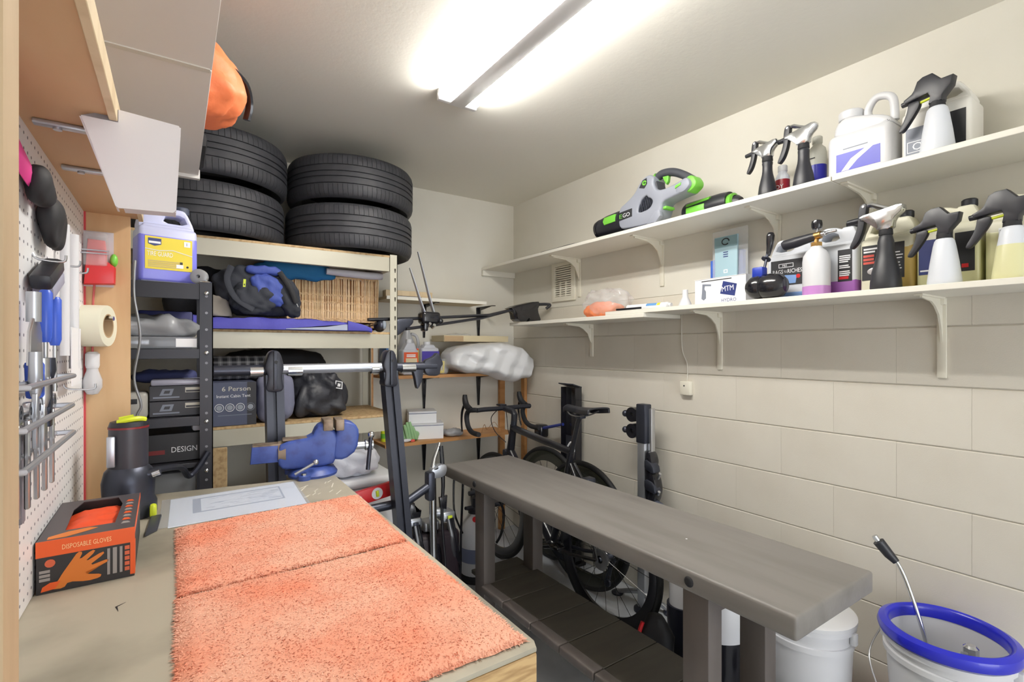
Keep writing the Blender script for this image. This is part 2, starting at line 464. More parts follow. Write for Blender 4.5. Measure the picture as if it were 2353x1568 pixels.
# ------------------------------------------------------------------ bottles, jugs, sprayers
def jug(label, loc, rz, w, d, h, m, cap, liquid=None, level=0, flip=False, capr=.019, capz=None):
    """one-gallon jug: box body, sloped shoulder with a handle hole, spout with cap"""
    t = thing('jug', label, 'jug', loc, rz)
    f = -1 if flip else 1
    P = lambda pts: [(f*x*w, z*h) for x, z in pts]
    b = B().box(-w/2, w/2, -d/2, d/2, 0, .70*h, .014, 3)
    b.prism(P([(-.47, .66), (.47, .66), (.49, .72), (.46, .82), (.40, .89), (.38, .93), (.14, .93), (.12, .91), (-.02, .945), (-.24, .955), (-.33, .93), (-.47, .74)]),
            -d*.33, d*.33, 'xz', holes=[P([(-.27, .875), (.02, .865), (.08, .765), (-.35, .765)])], bev=.007, ch=1)
    b.box(-w*.44, w*.44, -d*.44, d*.44, .64*h, .735*h, .02, 3)
    obj('body', b, m, t)
    if liquid:
        obj('liquid', box(-w/2-.0006, w/2+.0006, -d/2-.0006, d/2+.0006, .001, level*h, .014, 3), liquid, t)
    if cap:
        z = (capz or .925)*h
        obj('cap', B().lathe([(capr, 0), (capr+.001, .004), (capr+.001, .02), (capr-.003, .024), (0, .024)], (f*.26*w, 0, z), 20), cap, t)
    return t
def cone_bottle(t, r, h, neck, m, liquid=None, level=0, waist=False):
    if waist: prof = [(0, 0), (r*.96, 0), (r, .006), (r*.98, h*.14), (r*.88, h*.32), (r*.70, h*.5), (r*.58, h*.62), (r*.53, h*.72), (r*.52, h*.84), (neck*1.18, h*.9), (neck*1.1, h*.94), (neck, h*.95), (neck, h)]
    else: prof = [(0, 0), (r*.97, 0), (r, .006), (r*.99, h*.08), (r*.84, h*.45), (r*.66, h*.8), (r*.58, h*.91), (neck*1.2, h*.955), (neck, h*.97), (neck, h)]
    obj('bottle', B().lathe(prof, n=28), m, t)
    if liquid:
        q = [(a+.0007, z) for a, z in prof[1:] if z < level*h]; k = len(q)
        z0, z1 = prof[k][1], prof[k+1][1]; u = (level*h-z0)/max(z1-z0, 1e-6)
        q.append((prof[k][0]+(prof[k+1][0]-prof[k][0])*u+.0007, level*h))
        obj('liquid', B().lathe([(0, .001)]+q+[(0, level*h)], n=28), liquid, t)
def sprayer(label, loc, rz, style='black', bottle='cone', r=.041, h=.15, bm=None, liquid=None, level=0, s=1.15, group=None):
    t = thing('spray_bottle', label, 'spray bottle', loc, rz, group)
    cone_bottle(t, r, h, .0165, bm or mwhite, liquid, level, bottle == 'waist')
    z = h-.008
    S = lambda pts: [(x*s, z+q*s) for x, q in pts]
    obj('collar', B().lathe([(.0185, 0), (.0195, .003), (.0185, .018), (.014, .021), (0, .021)], (0, 0, z), 20), dblack, t)
    if style == 'black':
        head = [(.014, .012), (.011, .03), (.015, .04), (.04, .037), (.064, .033), (.068, .043), (.05, .053), (.045, .06), (.038, .08), (.026, .087), (.006, .088), (-.012, .066), (-.036, .066), (-.032, .044), (-.015, .024), (-.014, .012)]
        obj('spray_head', B().prism(S(head), -.0145*s, .0145*s, 'xz', bev=.004), black_m, t)
        obj('trigger', B().prism(S([(.06, .036), (.036, .034), (.034, .022), (.046, .0), (.07, -.034), (.08, -.036), (.082, -.03), (.068, -.004), (.062, .016)]), -.007*s, .007*s, 'xz', bev=.002, ch=2), black_m, t)
        obj('nozzle', B().cyl((.06*s, 0, z+.039*s), (.076*s, 0, z+.037*s), .008*s, .0065*s), black_m, t)
        obj('piston', B().cyl((.012*s, 0, z+.031*s), (.036*s, 0, z+.028*s), .004), lime, t)
    else:
        s *= 1.15; S = lambda pts: [(x*s, z+q*s) for x, q in pts]
        body = [(.016, .012), (.016, .028), (.022, .042), (.052, .042), (.052, .055), (.012, .06), (-.036, .068), (-.038, .052), (-.018, .036), (-.016, .012)]
        obj('spray_head', B().prism(S(body), -.012*s, .012*s, 'xz', bev=.003, ch=1), chrome, t)
        obj('strut', B().tube([(.046*s, 0, z+.078*s), (.03*s, 0, z+.079*s), (-.006*s, 0, z+.06*s)], .006*s, 8), chrome, t)
        obj('trigger', B().prism(S([(.036, .085), (.052, .083), (.056, .06), (.057, .03), (.066, .004), (.076, -.018), (.07, -.022), (.056, -.008), (.045, .02), (.04, .05)]), -.008*s, .008*s, 'xz', bev=.002, ch=2), black_m, t)
        obj('nozzle', B().cyl((.05*s, 0, z+.047*s), (.082*s, 0, z+.046*s), .008*s, .0065*s), black_m, t)
        obj('pivot', B().cyl((.044*s, -.0095*s, z+.077*s), (.044*s, .0095*s, z+.077*s), .004), steel, t)
    return t
def lines(t, m, x0, x1, zs, y, h=.003, ragged=True):
    """a block of small print"""
    b = B()
    for i, z in enumerate(zs):
        e = x1-(x1-x0)*random.uniform(0, .3) if ragged else x1
        b.box(x0, e, y-.0004, y, z, z+h)
    o = obj('small_print', b, m, t); o['kind'] = 'stuff'; return o

# --- upper shelf, right wall (shelf top at 1.932); local +x looks to the viewer's right, -y to the viewer
UZ, RZ = 1.933, -PI/2
SP = R(84)
sprayer('small black spray bottle with chrome head, left of the red bottle', (1.915, 1.04, UZ), SP, 'chrome', 'waist', .034, .15, black_m, s=1.0)
sprayer('small black spray bottle with chrome head, right of the red bottle', (1.915, .905, UZ), R(86), 'chrome', 'waist', .036, .155, black_m, s=1.1)
t = thing('bottle', 'little bottle with dark red label between two black spray bottles', 'bottle', (1.99, 1.02, UZ), RZ)
obj('bottle', B().lathe([(0, 0), (.024, 0), (.0255, .004), (.0255, .088), (.02, .1), (.0155, .106), (.0155, .112)], n=20), mwhite, t)
obj('label_wrap', B().lathe([(.0259, .012), (.0259, .078)], n=24, cap=False), M('dark_red_print', (140, 24, 38), .4), t)
obj('cap', B().lathe([(.0165, .112), (.0175, .114), (.0175, .133), (.015, .136), (0, .136)], n=20), white_m, t)
text('DY', t, paper, (-.013, -.0262, .04), height=.016)
t = thing('bottle', 'tall white bottle with solid blue lower label beside the white jug', 'bottle', (2.02, .905, UZ), RZ)
obj('bottle', B().lathe([(0, 0), (.029, 0), (.031, .004), (.031, .155), (.027, .172), (.016, .184), (.0155, .194)], n=24), M('pale_bottle', (214, 214, 204), .4), t)
obj('label_wrap', B().lathe([(.0314, .02), (.0314, .105)], n=24, cap=False), blue_p, t)
obj('cap', B().lathe([(.0165, .19), (.0175, .192), (.0175, .214), (.015, .217), (0, .217)], n=20), M('pale_bottle', (214, 214, 204)), t)
lines(t, ink, -.014, .014, [.128], -.0316, .004)

t = thing('jug', 'large opaque white jug with loop handle and shiny blue label', 'jug', (1.985, .735, UZ), RZ)
b = B().box(-.098, .098, -.058, .058, 0, .165, .022, 4)
b.prism([(-.085, .15), (.096, .15), (.093, .175), (.06, .197), (.0, .215), (-.03, .222), (-.05, .222), (-.075, .205)], -.047, .047, 'xz', bev=.014, seg=3, ch=2)
b.lathe([(.034, .2), (.033, .24)], (-.042, 0, 0), 24)
obj('body', b, white_m, t)
obj('handle', B().tube(cat([(.015, 0, .205), (.01, 0, .235), (.03, 0, .268), (.06, 0, .268), (.083, 0, .245), (.088, 0, .175)], 5), .0125, 12), white_m, t)
obj('cap', B().lathe([(.0365, .222), (.038, .225), (.038, .248), (.034, .252), (0, .252)], (-.042, 0, 0), 28), white_m, t)
plate(t, 'blue_label', blue_p, -.066, .066, .03, .092, -.058)
sw = B().prism([(-.05, .031), (-.028, .031), (.0, .06), (.045, .0915), (.022, .0915), (-.02, .068)], -.0592, -.0588, 'xz')
obj('label_swoosh', sw, paper, t)
lines(t, grey_p, -.045, .03, [.104], -.0581, .004, False)
lines(t, grey_p, -.03, .03, [.02], -.0581, .004, False)
obj('label_mark', B().cyl((.0, -.0585, .01), (.0, -.0581, .01), .006), M('pink_print', (222, 120, 120)), t)

t = jug('white jug with grey and black label behind the white spray bottle', (2.02, .535, UZ), RZ, .175, .13, .245, M('jug_white', (228, 226, 220), .4), white_m, flip=True, capr=.02)
plate(t, 'label', grey_p, -.074, .0, .01, .118, -.065)
plate(t, 'label_panel', ink, .0, .074, .01, .135, -.065)
obj('label_frame', B().prism([(-.07, .04), (-.022, .04), (-.022, .075), (-.07, .075)], -.0664, -.0659, 'xz', holes=[[(-.068, .042), (-.024, .042), (-.024, .073), (-.068, .073)]]), paper, t)
text('O', t, paper, (-.056, -.066, .046), height=.024)
text('DIT', t, paper, (-.068, -.066, .015), height=.018)
sprayer('white spray bottle with black trigger, alone on the upper shelf', (1.905, .515, UZ), R(84), 'black', 'cone', .043, .148, mwhite, s=1.2)

# --- lower shelf, right wall (top at 1.535)
LZ = 1.536
t = jug('jug with dark lettered label, hole handle and a little pale blue fluid', (2.05, 1.0, LZ), RZ, .165, .12, .255, mwhite, None, bluepale_l, .16)
plate(t, 'label', ink, -.066, .06, .058, .158, -.06)
text('RAGS', t, paper, (-.058, -.061, .105), height=.016, width=.04)
text('TO', t, paper, (-.015, -.061, .107), height=.009, width=.012)
text('RICHES', t, paper, (.0, -.061, .105), height=.016, width=.054)
obj('label_frame', B().prism([(-.035, .128), (.022, .128), (.022, .144), (-.035, .144)], -.0612, -.0608, 'xz', holes=[[(-.033, .13), (.02, .13), (.02, .142), (-.033, .142)]]), paper, t)
text('P&S', t, paper, (-.02, -.061, .132), height=.008)
obj('label_picture', B().prism([(-.03, .064), (.03, .064), (.035, .095), (-.01, .098), (-.03, .085)], -.0612, -.0608, 'xz'), bluepale_l, t)
obj('label_mark', B().cyl((.04, -.0613, .09), (.04, -.0608, .09), .008), red_m, t)

t = thing('foam_cannon', 'white foam sprayer bottle with black nozzle and chrome tail, mauve fluid', 'foam sprayer', (1.93, .868, LZ), RZ)
obj('bottle', B().lathe([(0, 0), (.042, 0), (.0445, .005), (.0445, .125), (.042, .145), (.032, .163), (.021, .172), (.019, .18)], n=28), white_m, t)
obj('liquid', B().lathe([(.0449, .002), (.045, .034)], n=28, cap=False), pink_l, t)
brass = M('brass', (176, 140, 84), .35, .9)
obj('collar', B().lathe([(.0185, .176), (.0195, .178), (.0195, .194), (.008, .198), (.007, .214)], n=6), brass, t)
obj('nozzle', B().tube([(-.118, 0, .201), (-.112, 0, .203), (-.07, 0, .208), (-.02, 0, .216), (.006, 0, .219)], [.0165, .0195, .0195, .016, .0125], 18), black_m, t)
obj('mixing_block', B().cyl((-.006, 0, .218), (.016, 0, .2205), .014, n=12), brass, t)
obj('tail_piece', B().tube([(.014, 0, .221), (.03, 0, .222), (.032, 0, .223), (.038, 0, .223), (.066, 0, .226)], [.009, .009, .006, .008, .005], 12), chrome, t)
obj('knob_stem', B().cyl((.002, 0, .222), (.002, 0, .245), .0045), steel, t)
obj('knob', B().lathe([(0, 0), (.0145, 0), (.0175, .006), (.0185, .02), (.0165, .03), (.008, .034), (0, .034)], (.002, 0, .243), 10), gloss_black, t)

t = jug('jug with purple fluid and tall narrow black label', (2.05, .836, LZ), RZ, .148, .12, .27, mwhite, black_m, purple_l, .24, capz=.93)
plate(t, 'label', ink, .014, .06, .05, .165, -.06)
lines(t, paper, .019, .056, [.14, .133, .126, .119, .105, .098, .084, .077, .07], -.0609, .004)
plate(t, 'label_foot', red_m, .018, .049, .058, .068, -.0612)

t = jug('jug of amber fluid with black and red label behind the black bottle', (2.05, .675, LZ), RZ, .154, .12, .27, mcream, black_m, None, capz=.93)
obj('liquid', box(.02, .0776, -.0606, .0606, .001, .155, .012, 3), amber_l, t)
plate(t, 'label', ink, -.07, .052, .045, .165, -.06)
lines(t, paper, -.065, -.022, [.15, .14], -.0609, .006)
lines(t, M('coral_print', (226, 96, 84)), -.066, -.022, [.125, .113, .101], -.0609, .008)
lines(t, paper, .02, .048, [.13, .12, .11, .095, .085, .075], -.0609, .003)
obj('label_picture', B().ball((-.035, -.061, .075), (.02, .0006, .012), 14), steel, t)
sprayer('large black hourglass spray bottle with chrome head on the lower shelf', (1.91, .648, LZ), R(86), 'chrome', 'waist', .043, .185, M('bottle_black', (38, 39, 44), .45), s=1.2)

t = jug('pale yellow jug with two dark labels behind a white spray bottle', (2.05, .515, LZ), RZ, .154, .12, .27, mcream, black_m, yellow_l, .55, capz=.93)
plate(t, 'label', navy, -.07, -.012, .045, .155, -.061)
plate(t, 'label_panel', ink, .02, .066, .045, .165, -.061)
lines(t, paper, -.066, -.03, [.055], -.0619, .005)
plate(t, 'label_mark', red_m, .036, .052, .056, .068, -.0622)
sprayer('white spray bottle with black trigger, in front of the pale yellow jug', (1.9, .497, LZ), R(84), 'black', 'cone', .041, .142, mwhite, s=1.12)
t = jug('rightmost jug of pale yellow fluid with white and red label', (2.05, .352, LZ), RZ, .15, .12, .27, mcream, None, yellow_l, .6)
plate(t, 'label', paper, -.045, .01, .06, .16, -.061)
lines(t, ink, -.042, .006, [.148, .137], -.0619, .007)
lines(t, M('coral_print', (226, 96, 84)), -.042, .006, [.124, .113], -.0619, .008)
obj('label_picture', B().ball((-.018, -.062, .086), (.02, .0006, .014), 14), grey_p, t)
sprayer('rightmost white spray bottle with black trigger and yellowish fluid', (1.9, .352, LZ), R(84), 'black', 'cone', .041, .15, mwhite, yellow_l, .62, s=1.2)

# --- small things on the lower shelf
t = thing('cardboard_box', 'white printed box with blue emblem on the lower shelf', 'box', (1.99, 1.262, LZ), R(-93))
obj('carton', box(-.125, .125, -.05, .05, 0, .115, .001, 1), paper, t)
obj('lid_flap', box(-.125, .125, -.052, .04, .115, .1165), paper, t)
obj('emblem', B().prism([(.005, .045), (.075, .03), (.085, .08), (.02, .098)], -.0508, -.0502, 'xz'), navy, t)
text('MTM', t, paper, (.015, -.0512, .052), height=.022, width=.056, rot=(PI/2, R(-4), 0))
text('HYDRO', t, navy, (.012, -.0506, .008), height=.015, width=.07)
lines(t, ink, -.09, .06, [.104], -.0502, .004, False)
obj('printed_gun', B().prism([(-.09, .03), (-.078, .022), (-.066, .03), (-.066, .06), (-.074, .072), (-.072, .085), (-.04, .082), (-.04, .09), (-.085, .095), (-.086, .07)], -.0508, -.0502, 'xz'), grey_p, t)
t = thing('sachet', 'pale blue printed packet standing in the blue holder', 'packet', (2.06, 1.306, 1.668), R(-92))
tag(t, 'pale blue printed packet leaning above the blue holder', 'packet')
obj('pouch', B().prism([(-.055, 0), (.055, 0), (.058, .185), (-.058, .185)], -.006, .004, 'xz', bev=.002), M('pale_blue_print', (164, 194, 206), .35), t)
obj('printed_patch', box(-.057, .057, -.0072, -.0064, 0.135, .182), M('teal_grey_print', (128, 158, 166), .4), t)
obj('emblem', B().tube([(.018*math.cos(a), -.0068, .16+.014*math.sin(a)) for a in [i*.5 for i in range(12)]], .003, 5), ink, t)
lines(t, navy, -.012, .012, [.11, .1, .09], -.0066, .004, False)
obj('mark', B().prism([(-.01, .018), (.01, .018), (.01, .034), (-.01, .034)], -.0072, -.0066, 'xz', holes=[[(-.006, .022), (.006, .022), (.006, .03), (-.006, .03)]]), paper, t)
obj('clear_back', box(-.075, .1, .005, .007, -.11, .215), clear_m, t)
t = thing('holder', 'flat blue plastic holder behind the white printed box', 'holder', (2.095, 1.32, LZ), R(-92))
obj('panel', B().prism([(-.085, 0), (.08, 0), (.08, .25), (.045, .255), (.04, .2), (-.05, .2), (-.055, .225), (-.085, .22)], -.012, .012, 'xz', bev=.003), M('holder_blue', (58, 98, 190), .4), t)
obj('latch', box(.03, .055, -.02, -.012, .15, .175, .003), black_m, t)
t = thing('wheel_brush', 'black bristle wheel brush with long handle standing head down', 'brush', (1.905, 1.04, LZ), RZ); t.scale = (.86, .9, .95)
obj('bristle_head', B().lathe([(0, -.085), (.03, -.083), (.046, -.06), (.05, -.025), (.044, -.015), (.05, -.005), (.052, .03), (.045, .07), (.028, .088), (0, .09)], (0, 0, .053), 24, Matrix.Rotation(PI/2, 4, 'Y')), gloss_black, t)
obj('blue_clip', box(-.055, -.005, -.022, .022, .092, .135, .006), M('clip_blue', (28, 54, 160), .4), t)
obj('stem', B().tube([(-.018, 0, .09), (-.012, .02, .16), (-.008, .03, .2)], .006, 8), gun, t)
obj('guard', B().cyl((-.013, .022, .168), (-.0125, .024, .172), .02, n=16), gun, t)
obj('handle', B().tube(cat([(-.008, .03, .185), (-.005, .038, .22), (-.004, .043, .262), (-.003, .045, .28)], 4), [.009, .012, .0165, .0175, .012], 12), gloss_black, t)
t = thing('funnel', 'small white funnel standing upside down beside the printed box', 'funnel', (1.965, 1.455, LZ), 0)
obj('cone', B().lathe([(.032, 0), (.033, .004), (.026, .022), (.013, .05), (.0135, .07), (.012, .082), (.0095, .082), (.0095, .05), (.028, .004)], n=24, closed=True), white_m, t)
t = thing('grease_tube', 'white tube with blue and yellow print lying on the shelf', 'tube', (1.945, 1.66, LZ+.0165), R(95))
obj('tube_body', B().cyl((-.12, 0, 0), (.12, 0, 0), .016, n=20), paper, t)
obj('print_band', B().cyl((-.06, 0, 0), (.0, 0, 0), .0163, n=20), M('lightblue_print', (96, 150, 206), .4), t)
obj('yellow_band', B().cyl((-.08, 0, 0), (-.062, 0, 0), .0164, n=20), yellow_p, t)
obj('cap', B().cyl((-.135, 0, 0), (-.12, 0, 0), .011, n=14), white_m, t)
text('HA', t, navy, (.05, -.0166, -.007), height=.014, rot=(PI/2, 0, PI))
t = thing('squeegee', 'black bladed squeegee with white handle lying at the shelf front', 'squeegee', (1.885, 1.70, LZ), R(93))
obj('handle', box(-.2, -.02, -.012, .012, 0, .014, .005), white_m, t)
obj('blade', box(-.06, .1, -.014, .014, .002, .012, .002), gloss_black, t)
t = thing('gloves_in_bag', 'orange gloves inside a crumpled clear plastic bag', 'bag', (1.97, 1.98, 1.5165), RZ)
def fl(v): v.co.z = max(v.co.z, .001)
obj('gloves', B().blob((-.02, 0, .04), (.24, .14, .09), .9, .02, 22, 3, 40, fl), M('orange_cloth', (238, 142, 96), .8, bump=(90, .4, .004)), t)
obj('clear_bag', B().blob((.03, 0, .075), (.34, .17, .155), .9, .03, 14, 5, 48, fl, .7), clear_m, t)

# --- leaf blower, battery, strap on the upper shelf
t = thing('leaf_blower', 'grey and black cordless leaf blower with green accents and loop handle', 'leaf blower', (1.91, 1.63, UZ), R(-92))
grey_b = M('blower_grey', (146, 150, 162), .4)
grille = [(-.026, .072), (-.02, .105), (.0, .135), (.03, .148), (.04, .132), (.055, .128), (.072, .108), (.05, .078)]
obj('motor_body', B().prism([(-.155, .018), (-.155, .126), (-.10, .146), (-.045, .176), (-.02, .21), (.012, .236), (.05, .242), (.078, .222), (.072, .19), (.095, .152), (.15, .148), (.215, .158), (.262, .17), (.282, .135), (.255, .108), (.185, .1), (.125, .092), (.12, .055), (.095, .012), (.03, .004), (-.06, .01)], -.045, .045, 'xz', holes=[grille], bev=.009, seg=3, ch=2), grey_b, t)
obj('intake_backing', box(-.03, .078, -.03, .03, .068, .15, .004), ink, t)
for i in range(8):
    x = -.016+i*.0115
    obj('intake_slat', B().tube([(x-.01, -.036, .07), (x+.008, -.036, .146)], .0026, 6), gun, t)
obj('nozzle', B().tube([(-.335, 0, .06), (-.325, 0, .061), (-.26, 0, .066), (-.15, 0, .07)], [.045, .05, .0555, .0575], 28), black_m, t)
obj('nozzle_ring', B().lathe([(.042, -.008), (.05, -.008), (.053, .01), (.045, .01)], (-.333, 0, .06), 28, Matrix.Rotation(PI/2, 4, 'Y'), closed=True), gloss_black, t)
obj('green_tab', B().prism([(-.245, .058), (-.165, .062), (-.165, .1), (-.245, .097), (-.256, .078)], -.0605, -.045, 'xz', bev=.003), green_m, t)
obj('nameplate', B().prism([(-.153, .06), (-.06, .066), (-.06, .106), (-.153, .102)], -.0462, -.0445, 'xz'), ink, t)
text('E', t, green_m, (-.146, -.0468, .071), height=.02, width=.02)
text('GO', t, paper, (-.122, -.0468, .072), height=.02, width=.048)
obj('handle', B().tube(cat([(.05, 0, .222), (.09, 0, .238), (.15, 0, .23), (.21, 0, .2), (.262, 0, .16)], 5), [.018, .02, .019, .018, .02], 14), M('grip_grey', (58, 60, 68), .6), t)
obj('green_collar', B().tube([(.035, 0, .215), (.066, 0, .232)], .0235, 14), green_m, t)
obj('trigger', B().prism([(.098, .222), (.135, .218), (.13, .19), (.12, .18), (.108, .2)], -.009, .009, 'xz', bev=.003), green_m, t)
obj('emblem', B().prism([(-.012, .192), (.01, .222), (.035, .228), (.038, .2), (.02, .182)], -.0465, -.0445, 'xz'), ink, t)
obj('emblem_ring', B().tube([(.022+.009*math.cos(a), -.047, .207+.009*math.sin(a)) for a in [i*.6 for i in range(11)]], .004, 6), green_m, t)
obj('neck_grip', B().prism([(.06, .2), (.08, .205), (.092, .16), (.08, .15), (.066, .165)], -.03, .03, 'xz', bev=.006), M('grip_grey', (58, 60, 68), .6), t)
obj('tail_cap', B().prism([(.235, .118), (.262, .1), (.298, .12), (.302, .142), (.285, .17), (.262, .178), (.24, .165)], -.03, .03, 'xz', bev=.008, ch=2), green_m, t)
obj('tail_housing', B().prism([(.2, .108), (.25, .104), (.285, .13), (.268, .166), (.21, .156)], -.047, .047, 'xz', bev=.008, ch=2), grey_b, t)
obj('release_button', B().prism([(.205, .13), (.235, .138), (.238, .15), (.206, .143)], -.05, -.0445, 'xz', bev=.001), green_m, t)
obj('foot', B().prism([(.03, .002), (.085, .058), (.115, .06), (.118, .03), (.09, .002)], -.048, -.02, 'xz', bev=.006), M('blower_grey', (146, 150, 162), .4), t)
obj('green_latch', box(.1, .14, -.03, .03, .06, .074, .004), green_m, t)
t = thing('blower_battery', 'black and green battery tube lying beside the leaf blower', 'battery', (2.01, 1.35, UZ+.051), R(-93))
obj('shell', B().tube([(-.13, 0, 0), (-.118, 0, 0), (.06, 0, 0), (.1, 0, 0)], [.044, .05, .05, .046], 20), black_m, t)
obj('green_panel', box(-.1, .0, -.0512, -.03, -.024, .014, .003), green_m, t)
obj('green_stripe', B().prism([(-.105, .018), (.02, .026), (.025, .038), (-.1, .032)], -.047, -.02, 'xz', bev=.003), green_m, t)
obj('end_ring', B().lathe([(.028, 0), (.038, .0), (.04, .02), (.03, .025)], (.1, 0, -.004), 20, Matrix.Rotation(PI/2, 4, 'Y'), closed=True), green_m, t)
obj('end_cap', B().tube([(.1, 0, -.005), (.135, 0, -.008), (.15, 0, -.01)], [.028, .03, .02], 16), black_m, t)
tag(obj('strap', B().tube(cat([(1.87, 2.42, UZ+.003), (1.88, 2.3, UZ+.006), (1.9, 2.2, UZ+.014), (1.885, 2.05, UZ+.006), (1.875, 1.9, UZ+.004), (1.87, 1.55, UZ+.003)], 6), .016, 8, flat=.22, up=(0, 0, 1)), M('strap_dark', (44, 44, 62), .8)), 'dark webbing strap trailing along the upper shelf below the blower nozzle', 'strap')
# ------------------------------------------------------------------ beige steel rack on the back-left
t = thing('steel_rack', 'beige boltless steel rack with particleboard shelves carrying the tyres', 'rack', (0, 0, 0))
RX0, RX1, RY0, RY1 = -.25, .965, 2.5, 2.955
def angle_post(t, x, y, sx, sy, z1, m, w=.04, holes=None, nm='upright'):
    b = B().box(min(x, x+sx*w), max(x, x+sx*w), min(y, y+sy*.003), max(y, y+sy*.003), 0, z1)
    b.box(min(x, x+sx*.003), max(x, x+sx*.003), min(y, y+sy*w), max(y, y+sy*w), 0, z1)
    o = obj(nm, b, m, t)
    return o
slot_m = M('slot_dark', (60, 56, 48), .9)
for x, sx in ((RX0, 1), (RX1, -1)):
    for y, sy in ((RY0-.004, 1), (RY1+.004, -1)):
        o = angle_post(t, x+(-.001 if sx > 0 else .001), y, sx, sy, 1.835, rackm)
        b = B(); z = .1
        while z < 1.8:
            yy = y-sy*.0006
            xc = x+sx*.012
            b.box(xc-.004, xc+.004, min(yy, y), max(yy, y), z, z+.014); b.box(xc-.0025, xc+.0025, min(yy, y), max(yy, y), z-.008, z)
            z += .05
        s = obj('slot', b, slot_m, o); s['kind'] = 'stuff'
def rack_level(z, x1=RX1, y0=RY0):
    for y0_, y1_ in ((y0, y0+.03), (RY1-.03, RY1)):
        b = B().prism([(y0_, z-.012), (y1_, z-.012), (y1_, z-.03), (y0_+(.006 if y0_ == y0 else 0), z-.03), (y0_, z-.036), (y0_, z-.082), (y0_, z-.084)] if False else [(y0_, z-.084), (y1_, z-.084), (y1_, z-.012), (y0_, z-.012)], RX0+.04, x1-.04, 'yz', bev=.003)
        obj('beam', b, rackm, t)
    for x in (RX0+.003, x1-.033): obj('end_beam', box(x, x+.03, y0+.03, RY1-.03, z-.07, z-.012, .003), rackm, t)
    obj('deck', box(RX0+.005, x1-.004, y0+.004, RY1-.004, z-.0118, z, .001, 1), deck, t)
rack_level(1.832); rack_level(1.43); rack_level(1.005, .96, 2.47); rack_level(.35)

# tyres: grooved tread with cut shoulder lugs, flat sidewalls
def tyre_meshes():
    R0, W = .33, .243
    prof = [(.255, .045), (.28, .022), (.302, .012), (.316, .018), (.3255, .032), (.3285, .044), (.33, .05), (.33, .072), (.3235, .0735), (.3235, .0785), (.33, .080), (.33, .104), (.323, .1055), (.323, .112), (.33, .1135)]
    full = prof+[(r, W-z) for r, z in prof[::-1]]
    n = 88; ang = []
    for i in range(n): ang += [(i, 0), (i+.45, 0), (i+.93, 0), (i+.95, 1), (i+.98, 1)]
    b = bmesh.new(); rings = []
    for a, cut in ang:
        th = a/n*2*PI; ring = []
        for r, z in full:
            zz = min(z, W-z); rr = r
            if cut and .03 < zz < .073 and r > .324: rr = r-.0055
            sk = (.01 if z < W/2 else -.01)*max(0, (.072-zz))/.06 if zz < .08 else 0
            ring.append(b.verts.new((rr*math.cos(th+sk), rr*math.sin(th+sk), z)))
        rings.append(ring)
    for i in range(len(rings)):
        A, D = rings[i], rings[(i+1) % len(rings)]
        for k in range(len(full)-1): b.faces.new((A[k], D[k], D[k+1], A[k+1]))
    tr = B(); tr._in(b)
    sw = B()
    sp = [(.232, .06), (.225, .07), (.225, .078), (.235, .055), (.2545, .0445)]
    for fl in (0, 1):
        q = [(r, (W-z) if fl else z) for r, z in [(.222, .085), (.222, .072), (.23, .058), (.25, .0475), (.262, .0395)]]
        sw.lathe(q, n=64, cap=False)
    sw.lathe([(.222, .085), (.246, .1), (.318, .1), (.318, W-.1), (.246, W-.1), (.222, W-.085)], n=64, cap=False)
    return tr.mesh('tread'), sw.mesh('sidewall')
trm, swm = tyre_meshes()
def tyre(label, loc, rz, tilt=(0, 0)):
    t = thing('tyre', label, 'tyre', loc, rz, 'wide car tyres on the rack'); t.rotation_euler = (*tilt, rz)
    obj('tread', trm, tread_m, t); obj('sidewall', swm, rubber, t)
tyre('lower car tyre of the right-hand stack on the steel rack', (.80, 2.765, 1.833), .2)
tyre('upper car tyre of the right-hand stack on the steel rack', (.808, 2.77, 2.079), 1.3, (R(.3), 0))
tyre('lower car tyre of the left stack, behind the blue jug', (.125, 2.765, 1.833), .7)
tyre('upper car tyre of the left stack, below the orange bag', (.14, 2.765, 2.079), 2.1, (R(.3), 0))

# --- middle rack shelf (1.43)
def clampz(z0): 
    def f(v): v.co.z = max(v.co.z, z0)
    return f
Z2 = 1.431
matm = M('mat_blue', (78, 76, 172), .7, bump=(30, .3, .006))
t = thing('folded_mat', 'folded violet blue quilted mat lying flat along the rack shelf', 'mat', (0, 0, 0))
def matf(u, v):
    x = .06+u*.765; y = 2.478+v*.40
    x += 0; y -= .010*noise.noise(Vector((x*14, 0, 3)))*(v < .12); z = Z2+.052+.012*noise.noise(Vector((x*11, y*11, 1)))+.005*noise.noise(Vector((x*34, y*20, 5)))-.028*max(0, (u-.72)/.28)-.03*max(0, 1-v*14)**2
    return Vector((x, y, z))
b = B().surf(matf, 60, 24)
for e in [e for e in b.bm.edges if e.is_boundary]: pass
r = bmesh.ops.extrude_face_region(b.bm, geom=b.bm.faces[:])
for v in r['geom']:
    if isinstance(v, bmesh.types.BMVert): v.co.z = Z2+.0005
bmesh.ops.recalc_face_normals(b.bm, faces=b.bm.faces[:])
obj('pad', b, matm, t)
obj('pale_lining', B().prism([(.42, Z2+.003), (.7, Z2+.003), (.715, Z2+.03), (.69, Z2+.032), (.6, Z2+.018), (.42, Z2+.006)], 2.472, 2.478, 'xz'), M('lining', (170, 178, 200), .7), t)
obj('corner_flap', B().prism([(.7, Z2+.002), (.825, Z2+.002), (.82, Z2+.016), (.775, Z2+.034), (.7, Z2+.05)], 2.466, 2.478, 'xz', bev=.004), matm, t)

